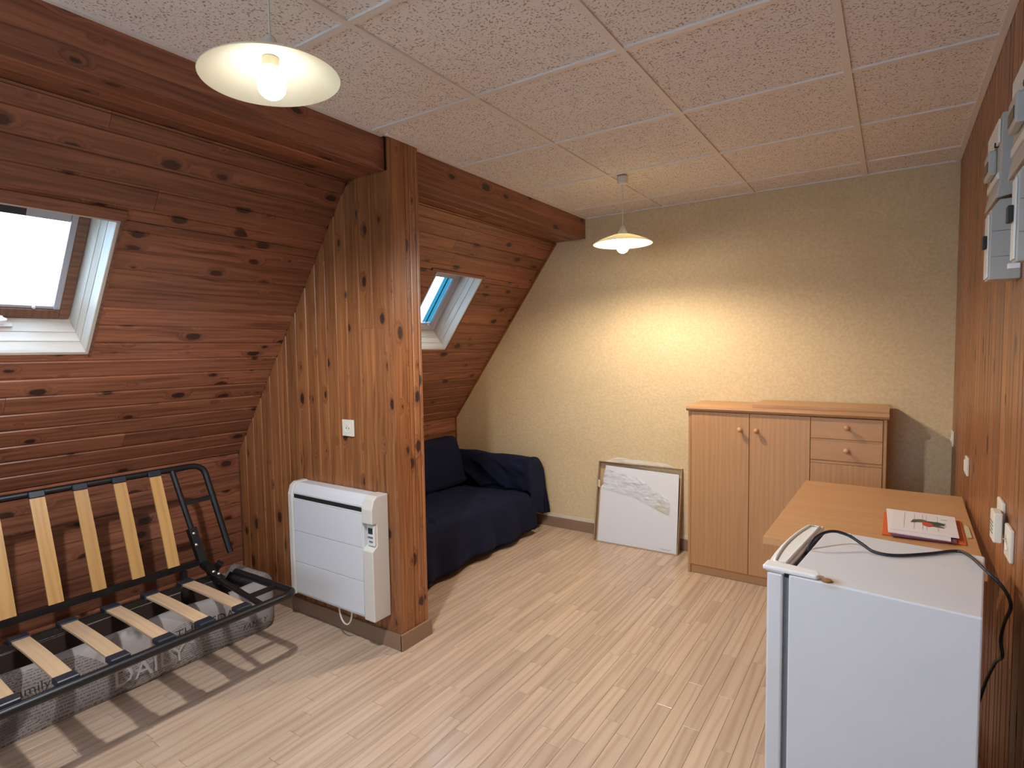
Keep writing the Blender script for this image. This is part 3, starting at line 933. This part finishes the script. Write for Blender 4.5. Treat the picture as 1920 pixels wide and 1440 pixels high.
# ---------------------------------------------------------------- electric panel heater on the partition
ht = thing('panel_heater', 'white electric panel heater with thermostat mounted on the pine partition', 'heater', (-2.28, 1.865, .165))
hx0, hx1, hd, hh = -.318, .312, .094, .580
MB().prism([(0, 0), (-hd, .0), (-hd, hh - .045), (-hd + .012, hh - .018), (-hd + .035, hh), (0, hh)], 'x', hx0 + .037, hx1 - .070).build('body', M['white_metal'], ht, bevel=.004)
for k_ in range(3):
    z0, z1 = .012 + k_ * .162, .012 + (k_ + 1) * .162 - .0012
    MB().box(hx0 + .043, hx1 - .074, -hd - .006, -hd - .0005, z0, z1).build('front_panel', M['white_metal'], ht, bevel=.0025)
MB().box(hx0 + .045, hx1 - .078, -hd - .0025, -hd + .003, .507, .527).build('air_slot', M['dark'], ht, label='dark air outlet slot')
MB().box(hx0 + .043, hx1 - .074, -hd - .004, -hd - .0004, .498, .506).build('louvre', M['white_metal'], ht, bevel=.001)
prof = [(0, -.004), (-hd - .008, -.004), (-hd - .010, hh - .055), (-hd + .004, hh - .012), (-hd + .026, hh + .004), (0, hh + .004)]
MB().prism(prof, 'x', hx0, hx0 + .036).build('side_cap', M['cream_plastic'], ht, bevel=.006)
# right cap has a recess for the thermostat
MB().prism([(0, -.004), (-hd - .008, -.004), (-hd - .010, .330), (-hd + .020, .350), (-hd + .020, .455), (-hd - .010, .458), (-hd - .010, hh - .055), (-hd + .004, hh - .012), (-hd + .026, hh + .004), (0, hh + .004)], 'x', hx1 - .069, hx1).build('side_cap', M['cream_plastic'], ht, bevel=.004)
tp = MB().box(hx1 - .052, hx1 - .004, -hd + .006, -hd + .0195, .352, .448).build('thermostat', M['white_plastic'], ht, bevel=.003)
MB().box(hx1 - .044, hx1 - .014, -hd + .0045, -hd + .0062, .408, .436).build('display', M['screen'], tp)
for k_, zz in enumerate((.388, .368)):
    MB().box(hx1 - .046 + .008 * k_, hx1 - .014, -hd + .0035, -hd + .0062, zz, zz + .008).build('button', M['gasket'], tp, bevel=.001)
pts = [Vector((.075 + .045 * math.sin(a), -.075, -.012 - .07 * math.sin((a + math.pi / 2) / math.pi * math.pi))) for a in [R(-90 + 12 * q) for q in range(16)]]
MB().tube([pts[0] + Vector((0, 0, .03))] + pts + [pts[-1] + Vector((0, 0, .03))], .0042, 8).build('cable', M['white_cable'], ht, smooth=60)
MB().box(hx0 + .1, hx1 - .1, -.002, -.0002, .05, .5).build('bracket', M['white_metal'], ht)


# ---------------------------------------------------------------- sockets and switches
def socket_plate(name, label, loc, nrm, cat='socket', size=.082, hole=True, group=None, tilt=0):
    t = thing(name, label, cat, loc, 0, group)
    ez_ = Vector(nrm); ex_ = Vector((0, 0, 1)).cross(ez_); 
    mt = Matrix((ex_, (0, 0, 1), ez_)).transposed().to_4x4() @ Matrix.Rotation(tilt, 4, 'Z')
    h = size / 2
    o = MB().box(-h, h, -h, h, .0003, .010).build('plate', M['socket'], t, bevel=.003); o.matrix_local = mt
    if hole:
        o = MB().lathe([(.0225, .0095), (.0225, .0115), (.0200, .0120), (.0190, .0105), (.0008, .0104)], n=28).build('outlet_ring', M['socket'], t, smooth=40); o.matrix_local = mt
        for dx, dy in ((-.0095, 0), (.0095, 0)):
            o = MB().lathe([(.0028, .0106), (.0028, .0112), (.0004, .0113)], n=12).build('outlet_hole', M['dark'], t); o.matrix_local = mt @ Matrix.Translation((dx, dy, 0))
        o = MB().lathe([(.0024, .0100), (.0024, .0170), (.0006, .0185)], n=12).build('earth_pin', M['chrome'], t, smooth=40); o.matrix_local = mt @ Matrix.Translation((0, .009, 0))
    else:
        o = MB().box(-h * .62, h * .62, -h * .62, h * .62, .0098, .0145).build('rocker', M['white_plastic'], t, bevel=.002); o.matrix_local = mt
    return t


socket_plate('wall_socket', 'ivory wall socket on the pine partition above the white heater', (-2.231, 1.8695, 1.042), (0, -1, 0))
socket_plate('light_switch', 'small white switch on the right pine wall beyond the desk end', (XR, 3.06, .895), (-1, 0, 0), 'switch', .078, False)
socket_plate('wall_socket', 'white wall socket in the corner between sideboard shadow and yellow wallpaper', (XR, 3.80, .91), (-1, 0, 0), 'socket', .082)
socket_plate('wall_socket', 'white wall socket on the pine wall, behind the cream plug-in box', (XR, 2.135, .915), (-1, 0, 0), 'socket', .092)
socket_plate('wall_socket', 'white wall socket on the pine wall above the fridge, nearest the camera', (XR, 1.985, .878), (-1, 0, 0), 'socket', .088)
pb = thing('plug_in_box', 'cream plug-in timer box pushed into the socket above the desk end', 'timer', (XR - .0125, 2.072, .900))
MB().box(-.020, 0, -.034, .033, -.042, .042).build('box_body', M['socket'], pb, bevel=.003)
for zz in (-.020, -.010, 0, .010):
    MB().box(-.0210, -.0195, -.022, .022, zz, zz + .003).build('vent_slit', M['gasket'], pb)

# ---------------------------------------------------------------- electric meters and breakers on the right wall
for k_, (yn, lab1, lab2) in enumerate(((2.0, 'grey electric meter high on the pine wall, the one nearer the yellow wallpaper', 'grey circuit breaker below the meter nearer the yellow wallpaper'),
                                       (1.585, 'grey electric meter high on the pine wall, the nearer one partly out of frame', 'grey circuit breaker below the nearer meter, partly out of frame'))):
    zt = 2.022 if k_ == 0 else 2.035
    mtr = thing('electric_meter', lab1, 'meter', (XR, yn, 1.80), 0, 'electric meters on the pine wall')
    d, H = .049, zt - 1.80
    MB().prism([(0, .012), (-d - .008, 0), (-d - .004, .03), (-d, .045), (-d, H), (0, H)], 'y', 0, .232).build('meter_body', M['grey_plastic'], mtr, bevel=.003)
    MB().box(-d - .006, -d - .0003, .012, .220, H - .075, H - .012).build('meter_cover', M['white_plastic'], mtr, bevel=.002)
    w_ = MB().box(-d - .018, -d - .0003, .070, .170, H - .145, H - .078).build('meter_window', M['grey_plastic'], mtr, bevel=.004)
    MB().box(-d - .0195, -d - .0182, .082, .158, H - .132, H - .104).build('counter', M['screen'], w_)
    MB().lathe([(.007, 0), (.007, -.008), (.0008, -.009)], n=14, axis='x').build('seal', M['dark'], mtr).location = (-d - .0003, .055, H - .070)
    MB().box(-d - .005, -d - .0003, .012, .220, .052, .070).build('meter_ledge', M['white_plastic'], mtr, bevel=.001)
    brk = thing('circuit_breaker', lab2, 'breaker', (XR, yn, 1.585), 0, 'circuit breakers under the meters')
    MB().prism([(0, 0), (-.066, 0), (-.066, .185), (-.048, .212), (0, .212)], 'y', .001, .080 if k_ == 0 else .05).build('breaker_body', M['grey_plastic'], brk, bevel=.003)
    MB().box(-.070, -.0663, .006, .072 if k_ == 0 else .046, .006, .175).build('breaker_cover', M['white_plastic'], brk, bevel=.001)
    MB().box(-.080, -.0703, .014, .040, .085, .120).build('breaker_lever', M['dark'], brk, bevel=.002)
    for zz in (.060, .128):
        MB().box(-.062, -.004, -.0002, .0008, zz, zz + .0012).build('seam', M['gasket'], brk)
MB().box(-.075, -.055, .022, .036, -.012, -.0005).build('breaker_tab', M['white_plastic'], brk, bevel=.001)

# ---------------------------------------------------------------- sideboard
sd = thing('sideboard', 'tan veneer sideboard with two doors and drawers against the yellow wallpaper', 'sideboard', (-.537, 3.524, 0))
W2, DP, HT = .517, .36, 1.055
f0 = .004
MB().box(-W2, -W2 + .018, f0, DP, 0.0005, HT - .032).build('side_panel', M['beech_v'], sd, bevel=.004)
MB().box(W2 - .018, W2, f0, DP, 0.0005, HT - .032).build('side_panel', M['beech_v'], sd, bevel=.004)
MB().prism([(DP, HT - .0315), (-.006, HT - .0315), (-.016, HT - .024), (-.019, HT - .016), (-.016, HT - .006), (-.006, HT), (DP, HT)], 'x', -W2 - .008, W2 + .008).build('top', M['beech_h'], sd, smooth=35)
MB().box(-W2 + .0185, W2 - .0185, .018, .034, 0.0005, .055).build('plinth', M['beech_h'], sd, bevel=.001)
MB().box(-W2 + .0185, W2 - .0185, DP - .006, DP, .06, HT - .034).build('back_panel', M['beech_h'], sd)
MB().box(-W2 + .0185, W2 - .0185, .022, DP - .007, .056, .072).build('bottom_shelf', M['beech_h'], sd)
MB().box(.155, .171, .025, DP - .007, .073, HT - .034).build('divider', M['beech_v'], sd)


def knob(parent, x, z):
    MB().lathe([(.006, -.0005), (.006, -.010), (.010, -.014), (.0145, -.021), (.0145, -.026), (.010, -.0315), (.0008, -.0325)], (x, 0, z), 24, 'y').build('knob', M['knob'], parent, smooth=50)


for (a, c, kx) in ((-W2 + .020, -.160, -.208), (-.157, .1595, -.118)):
    dr = MB().box(a, c, .0, .0175, .058, HT - .035).build('door', M['beech_v'], sd, bevel=.0012)
    knob(dr, kx, .925)
for (z0, z1) in ((.905, HT - .036), (.785, .893)):
    dr = MB().box(.1625, W2 - .0195, .0, .0175, z0, z1).build('drawer', M['beech_h'], sd, bevel=.0012)
    knob(dr, .335, (z0 + z1) / 2 + .008)
MB().box(.1625, W2 - .0195, .003, .0175, .894, .9035).build('drawer_rail', M['beech_h'], sd)
MB().box(.1625, W2 - .0195, .003, .0175, .768, .783).build('drawer_rail', M['beech_h'], sd)
MB().box(.1625, W2 - .0195, .0, .0175, .058, .766).build('door', M['beech_v'], sd, bevel=.0012)
tag(MB().box(-.685, -.012, 3.545, 3.872, HT + .0005, HT + .019).build('loose_board', M['beech_h'], bevel=.0015), 'loose tan wood board lying on top of the sideboard', 'board')

# ---------------------------------------------------------------- panel in its cardboard tray leaning on the back wall
tr = thing('boxed_panel', 'square white panel in torn cardboard tray with plastic film leaning on the yellow wall', 'panel', (-1.503, 3.752, 0))
tr.rotation_euler = (R(-10.5), 0, R(1.5))
W_, H_, T_ = .612, .588, .045
MB().box(-W_ / 2, W_ / 2, T_ - .004, T_, .0, H_).build('tray_back', M['cardboard'], tr)
# the rims of the tray: long sides and the bottom and top folds, with ragged edges
def rim(name, a, c, vertical, at, mat):
    n = 22; vs = []
    for i in range(n + 1):
        s_ = a + (c - a) * i / n
        e = noise.noise(Vector((s_ * 9, at * 7, 1.7))) * .004
        for (dy, th) in ((T_ - .005, 0), (-.002 + e, 0), (-.002 + e, .004), (T_ - .005, .004)):
            vs.append((at + th, dy, s_) if vertical else (s_, dy, at + th))
    fs = [(i * 4 + j, i * 4 + (j + 1) % 4, (i + 1) * 4 + (j + 1) % 4, (i + 1) * 4 + j) for i in range(n) for j in range(4)]
    fs += [(3, 2, 1, 0), tuple(n * 4 + j for j in range(4))]
    return MB().add(vs, fs).build(name, mat, tr)


rim('tray_side', 0, H_, True, -W_ / 2 - .004, M['cardboard'])
rim('tray_side', 0, H_, True, W_ / 2 - .0, M['cardboard'])
rim('tray_side', -W_ / 2, W_ / 2, False, 0.0005, M['cardboard'])
rim('tray_side', -W_ / 2, W_ / 2, False, H_ - .004, M['cardboard'])
# white panel, upper left corner uncovered
MB().prism([(-W_ / 2 + .022, .006), (W_ / 2 - .006, .006), (W_ / 2 - .018, .545), (-W_ / 2 + .05, .560), (-W_ / 2 + .045, .425), (-W_ / 2 + .022, .400)], 'y', .010, .018).build('white_panel', M['board_white'], tr, bevel=.001)
rf = random.Random(3)


def film(name, pts, nx_, nz_, amp, mat, seed):
    """crumpled sheet between four corner points"""
    a, b_, c, d = (Vector(p) for p in pts); vs = []
    for j in range(nz_ + 1):
        for i in range(nx_ + 1):
            u, v = i / nx_, j / nz_
            p = a.lerp(b_, u).lerp(d.lerp(c, u), v)
            q = Vector((p.x * 16, p.z * 26, seed))
            e = noise.noise(q) * amp + noise.noise(q * 2.3) * amp * .6
            ed = noise.noise(Vector((p.x * 14, seed, p.z * 14))) * .014
            vs.append((p.x + ed, p.y + e, p.z + (ed if v > .02 else 0)))
    fs = [(j * (nx_ + 1) + i, j * (nx_ + 1) + i + 1, (j + 1) * (nx_ + 1) + i + 1, (j + 1) * (nx_ + 1) + i) for j in range(nz_) for i in range(nx_)]
    return MB().add(vs, fs).build(name, mat, tr, fix=False)


film('plastic_film', [(-.265, .0, .395), (.02, .0, .355), (.02, .0, .47), (-.255, .0, .545)], 24, 14, .007, M['film'], 1.3)
film('plastic_film', [(-.02, .0, .36), (.235, .0, .265), (.24, .0, .36), (-.02, .0, .50)], 24, 12, .007, M['film'], 5.1)
film('plastic_film', [(-.27, .012, H_ + .001), (.27, .012, H_ + .003), (.18, .030, H_ + .018), (-.17, .026, H_ + .042)], 40, 6, .006, M['film'], 8.6)
film('tape', [(.13, .0055, .30), (.225, .0055, .262), (.232, .0055, .325), (.15, .0055, .365)], 10, 6, .002, M['tape'], 2.2)
film('tape', [(-.306, -.004, .400), (-.285, -.004, .392), (-.292, -.004, .44), (-.308, -.004, .445)], 4, 4, .002, M['tape'], 3.3)
for i_ in range(5):
    x_ = .185 + i_ * .015
    MB().tube([(x_, .0095, .022 + .006 * (i_ % 2)), (x_ + .012, .0095, .030 - .007 * (i_ % 2)), (x_ + .018, .0095, .020)], .0012, 4).build('pen_mark', M['ink_grey'], tr)

# ---------------------------------------------------------------- sofa under a navy throw
so = thing('sofa', 'low sofa draped in a navy blue throw in the recess beyond the pine partition', 'sofa', (-2.7, 2.95, 0))
OS = Vector((2.7, -2.95, 0))


def sheet(name, fn, nu, nv, mat, parent, thick=.006):
    vs = [fn(i / nu, j / nv) + OS for j in range(nv + 1) for i in range(nu + 1)]
    fs = [(j * (nu + 1) + i, j * (nu + 1) + i + 1, (j + 1) * (nu + 1) + i + 1, (j + 1) * (nu + 1) + i) for j in range(nv) for i in range(nu)]
    o = MB().add(vs, fs).build(name, mat, parent, smooth=75, fix=False)
    md = o.modifiers.new('thickness', 'SOLIDIFY'); md.thickness = thick; md.offset = -1
    return o


def nz(*a): return noise.noise(Vector(a))


def poly_at(pts, d):
    """point at distance d along a polyline"""
    for a, b_ in zip(pts, pts[1:]):
        l_ = (b_ - a).length
        if d <= l_: return a.lerp(b_, d / l_)
        d -= l_
    return pts[-1].copy()


ya, yb = 2.20, 3.66
seat_pts = [Vector((-2.93, 0, .350)), Vector((-2.86, 0, .352)), Vector((-2.45, 0, .372)), Vector((-2.335, 0, .366)), Vector((-2.302, 0, .352)), Vector((-2.285, 0, .325)), Vector((-2.268, 0, .05))]
sl = sum((b_ - a).length for a, b_ in zip(seat_pts, seat_pts[1:]))


def seat_fn(u, v):
    y = ya + (yb - ya) * u
    p = poly_at(seat_pts, sl * v)
    dep = max(0, (.33 - p.z) / .28) if p.x > -2.32 else 0
    fold = math.sin(y * 21 + 2 * nz(y * 2, .3, 0)) * .5 + nz(y * 9, 1.1, p.z * 2) * .9
    x = p.x + dep * (.012 + .030 * fold)
    z = p.z - (.045 * (u ** 3) + .012 * (u > .9)) * (p.z > .3) 
    if dep == 0: z += .010 * nz(p.x * 5, y * 4, 2.2) - .014 * max(0, 1 - abs(nz(p.x * 2.2 - y * 3.5, y * 2 + p.x * 4, 5)) * 9)
    else: z += dep * (.020 * nz(y * 4, 7.7, 0) - .015 * (u < .15))
    return Vector((x, y, max(z, .03)))


sheet('seat_cover', seat_fn, 110, 44, M['navy'], so)
back_pts = [Vector((-2.875, 0, .352)), Vector((-2.90, 0, .50)), Vector((-2.945, 0, .66)), Vector((-2.965, 0, .705)), Vector((-2.99, 0, .722)), Vector((-3.06, 0, .715)), Vector((-3.15, 0, .66)), Vector((-3.20, 0, .30))]
bl = sum((b_ - a).length for a, b_ in zip(back_pts, back_pts[1:]))


def back_fn(u, v):
    y = ya + (3.62 - ya) * u
    p = poly_at(back_pts, bl * v)
    e = max(0, (u - .96) / .04)
    z = p.z - .10 * e * e * (p.z > .4) + .008 * nz(y * 3, p.z * 4, 4.4)
    x = p.x + .014 * nz(y * 4, p.z * 5, 1.2) + .010 * max(0, 1 - abs(nz(y * 2, p.z * 3 + y, 6)) * 7) - .03 * e
    return Vector((x, y + .06 * e * (.72 - p.z), z))


sheet('back_cover', back_fn, 60, 30, M['navy'], so)
arm_prof = [Vector((0, 3.625, .335)), Vector((0, 3.628, .45)), Vector((0, 3.645, .53)), Vector((0, 3.68, .572)), Vector((0, 3.73, .582)), Vector((0, 3.79, .570)), Vector((0, 3.83, .53)), Vector((0, 3.846, .44)), Vector((0, 3.850, .20))]
al = sum((b_ - a).length for a, b_ in zip(arm_prof, arm_prof[1:]))


def arm_fn(y_flip=None):
    def fn(u, v):
        q = poly_at(arm_prof, al * v)
        if u < .62:                                   # along the top of the arm, back to front
            x = -3.12 + (u / .62) * (.79); dep = 0.0
        else:                                         # hangs down over the front of the arm
            x = -2.33; dep = (u - .62) / .38
        y, z = q.y, q.z
        if dep:
            zt = z
            c_ = min(1, dep * 5)
            hem = .12 + .12 * (1 - v) ** 2 + .02 * math.sin(v * 9)
            drop = max(0, dep - .06)
            z = zt + (min(hem, zt) - zt) * drop / .94 - .010 * math.sin(c_ * math.pi / 2)
            fold = math.sin(v * 17 + 1.3) * .5 + nz(v * 6, dep, 2)
            x += .045 * math.sin(c_ * math.pi / 2) + .022 * dep * fold + .02 * dep
            y += .012 * dep * (v - .3)
        else:
            z += .012 * nz(x * 6, v * 6, 9) + .010 * math.sin(x * 14 + v * 7) * (v < .35) - .02 * max(0, u / .62 - .8)
            y -= (.020 * nz(x * 5 + v * 5, v * 6, 3) + .016 * max(0, 1 - abs(nz(x * 4 + v * 6, v * 3, 8)) * 7)) * (v < .45)
        if y_flip is not None: y = y_flip - y
        return Vector((x, y, z))
    return fn


sheet('arm_cover', arm_fn(), 90, 44, M['navy'], so)
sheet('arm_cover', arm_fn(2.20 + 3.74), 60, 30, M['navy'], so)
MB().box(-.44, .335, -.80, .80, .06, .30).build('base', M['black_plastic'], so)
MB().box(-.44, .315, .69, .875, .07, .50).build('arm_core', M['black_plastic'], so)
MB().box(-.44, .315, -.835, -.73, .07, .50).build('arm_core', M['black_plastic'], so)
MB().box(-.44, -.30, -.74, .66, .28, .66).build('back_core', M['black_plastic'], so)
for (fx, fy) in ((.40, -.47), (.36, .80), (-.40, -.75), (-.40, .80)):
    MB().lathe([(.022, .0), (.026, .012), (.026, .06), (.022, .065)], (fx, fy, 0), 16).build('foot', M['black_plastic'], so, smooth=50)

# ---------------------------------------------------------------- desk
dk = thing('desk', 'plain tan wooden desk beside the fridge along the pine wall', 'desk', (.265, 3.14, 0), R(-1.1))
zt = .742
for k_ in range(9):
    y0_ = -1.02 + k_ * (1.02 / 9)
    MB().box(-.617, -.004, y0_ + .0002, y0_ + 1.02 / 9 - .0002, zt - .024, zt).build('top_plank', M['beech_h'], dk, fix=False)
MB().box(-.30, -.03, -.975, -.955, zt - .09, zt - .0245).build('apron', M['beech_h'], dk)
MB().box(-.30, -.03, -.065, -.045, zt - .09, zt - .0245).build('apron', M['beech_h'], dk)
for fx in (-.345, -.05):
    for fy in (-.97, -.05):
        MB().box(fx - .0225, fx + .0225, fy - .0225, fy + .0225, 0.0005, zt - .0245).build('leg', M['beech_v'], dk, bevel=.002)

# papers on the desk
PZ = zt + .0006
fo = tag(MB().prism([(-.022, 2.365), (.214, 2.378), (.222, 2.690), (-.020, 2.685)], 'z', PZ, PZ + .004).build('folder', M['orange_card'], bevel=.0008), 'orange card folder lying lowest on the desk', 'folder')
bk2 = tag(MB().prism([(.006, 2.352), (.188, 2.368), (.200, 2.66), (.012, 2.665)], 'z', PZ + .0045, PZ + .010).build('booklet', M['purple_card'], bevel=.0008), 'plum covered booklet between orange folder and white leaflets', 'booklet')
tag(MB().prism([(-.004, 2.372), (.172, 2.362), (.186, 2.70), (-.012, 2.708)], 'z', PZ + .0105, PZ + .0135).build('paper_sheet', M['paper']), 'blank white paper sheet just below the printed leaflet', 'paper')
lf = thing('leaflet', 'white leaflet with vegetable picture and ruled lines, topmost of the papers on the desk', 'leaflet', (.100, 2.545, PZ + .014), R(-1.5))
MB().box(-.094, .100, -.140, .142, 0, .0025).build('sheet', M['paper'], lf)
zi = .0026
for xx in (-.055, -.025, .0, .012, .045):
    MB().box(xx, xx + .0012, -.10, .12, zi, zi + .0003).build('ruled_line', M['ink_grey'], lf)
for (yy, x0_, x1_) in ((.07, .055, .075), (.02, .06, .07), (-.02, .058, .07)):
    MB().box(x0_, x1_, yy, yy + .006, zi, zi + .0003).build('printed_line', M['ink_grey'], lf)


def blob(cx, cy, rx, ry, ang, mat, h, name, seed):
    pts = []
    for i in range(20):
        a = 2 * math.pi * i / 20
        k_ = 1 + .25 * nz(math.cos(a) * 1.5, math.sin(a) * 1.5, seed)
        px, py = rx * k_ * math.cos(a), ry * k_ * math.sin(a)
        pts.append((cx + px * math.cos(ang) - py * math.sin(ang), cy + px * math.sin(ang) + py * math.cos(ang)))
    MB().prism(pts, 'z', h, h + .0003).build(name, mat, lf)


blob(-.008, .018, .026, .020, .6, M['ink_olive'], zi + .0004, 'printed_leaf', 1)
blob(-.024, -.002, .016, .008, .9, M['ink_green'], zi + .0008, 'printed_leaf', 2)
blob(.038, .005, .030, .024, -.3, M['ink_green'], zi + .0004, 'printed_leaf', 3)
blob(.045, -.035, .018, .010, -.2, M['ink_olive'], zi + .0008, 'printed_leaf', 4)
blob(.014, -.022, .017, .028, .1, M['ink_red'], zi + .0012, 'printed_tomato', 5)
cl = tag(MB().prism([(.2245, 2.47), (.2375, 2.48), (.2390, 2.61), (.232, 2.645), (.2265, 2.62)], 'z', PZ, PZ + .003).build('card_strip', M['tape']), 'narrow yellowed card strip beside the orange folder at the desk edge', 'card')

# ---------------------------------------------------------------- fridge
fr = thing('fridge', 'small white fridge with black cord across its top, in front of the desk', 'fridge', (.167, 1.507, 0), R(-6.2))
FZ, FW, FD = .84, .45, .378
MB().box(-FD, 0, 0, FW, .015, FZ).build('body', M['fridge'], fr, bevel=.004)
n = 12
plan = [(-.392, .001), (-.392, FW - .001)] + [(-.430 - .013 * (1 - (2 * i / n - 1) ** 2), FW - .001 - (FW - .002) * i / n) for i in range(n + 1)]
dr = MB().prism(plan, 'z', .03, FZ - .004).build('door', M['fridge'], fr, bevel=.005)
MB().box(-.391, -FD - .0005, .010, FW - .010, .05, FZ - .012).build('gasket', M['gasket'], dr)
tc = MB().prism([(-.388, .0), (-.388, FW)] + [(-.433 - .014 * (1 - (2 * i / n - 1) ** 2), FW - FW * i / n) for i in range(n + 1)], 'z', FZ - .0035, FZ + .008).build('door_top_trim', M['white_plastic'], fr, bevel=.003)
ring = [(-.397, .045), (-.397, FW - .02)] + [(-.424 - .014 * (1 - (2 * i / n - 1) ** 2), FW - .02 - (FW - .065) * i / n) for i in range(n + 1)]
MB().tube([Vector((p[0], p[1], FZ + .010)) for p in ring + ring[:2]], .0042, 8).build('trim_rim', M['white_plastic'], tc, smooth=60)
MB().prism([(-.440, -.004), (-.315, .0), (-.308, .012), (-.318, .036), (-.385, .042), (-.440, .044)], 'z', FZ + .0005, FZ + .013).build('hinge_cover', M['white_plastic'], fr, bevel=.004)
MB().lathe([(.012, 0.0), (.012, .004), (.007, .006), (.001, .0065)], (-.295, .012, FZ), 14).build('hinge_pin', M['hinge_rust'], fr, smooth=50, label='rusty hinge pin')
for xx in (-.345, -.318):
    MB().lathe([(.006, 0), (.006, .004), (.001, .005)], (xx, FW - .018, FZ), 12).build('screw_cap', M['white_plastic'], fr, smooth=50)
hb = MB().box(-.462, -.4415, .20, .25, .255, .325).build('badge', M['gasket'], fr, bevel=.003, label='grey plastic badge')
for (fx, fy) in ((-.34, .05), (-.34, .40), (-.04, .05), (-.04, .40)):
    MB().lathe([(.02, .0), (.02, .016)], (fx, fy, 0), 14).build('foot', M['black_plastic'], fr)
inv = fr.matrix_basis.inverted()
cw = [(-.196, 1.74, .80), (-.190, 1.765, .838), (-.176, 1.80, .868), (-.140, 1.845, .880), (-.100, 1.86, .872), (-.062, 1.845, .856), (-.034, 1.825, .846), (.015, 1.826, .845), (.088, 1.885, .845), (.150, 1.945, .846), (.176, 1.915, .850), (.200, 1.80, .852), (.232, 1.78, .822), (.252, 1.81, .770), (.253, 1.90, .690), (.251, 1.93, .630), (.254, 1.92, .590), (.250, 1.99, .54), (.238, 2.04, .46), (.225, 2.06, .38)]
cw = [inv @ Vector(p) for p in cw]
sp = []
for i in range(len(cw) - 1):
    p0_, p1_, p2_, p3_ = cw[max(i - 1, 0)], cw[i], cw[i + 1], cw[min(i + 2, len(cw) - 1)]
    for k_ in range(6):
        t_ = k_ / 6
        sp.append(.5 * (2 * p1_ + (p2_ - p0_) * t_ + (2 * p0_ - 5 * p1_ + 4 * p2_ - p3_) * t_ ** 2 + (3 * p1_ - p0_ - 3 * p2_ + p3_) * t_ ** 3))
sp.append(cw[-1])
MB().tube(sp, .0042, 10).build('power_cord', M['cord'], fr, smooth=60, label='black power cord')
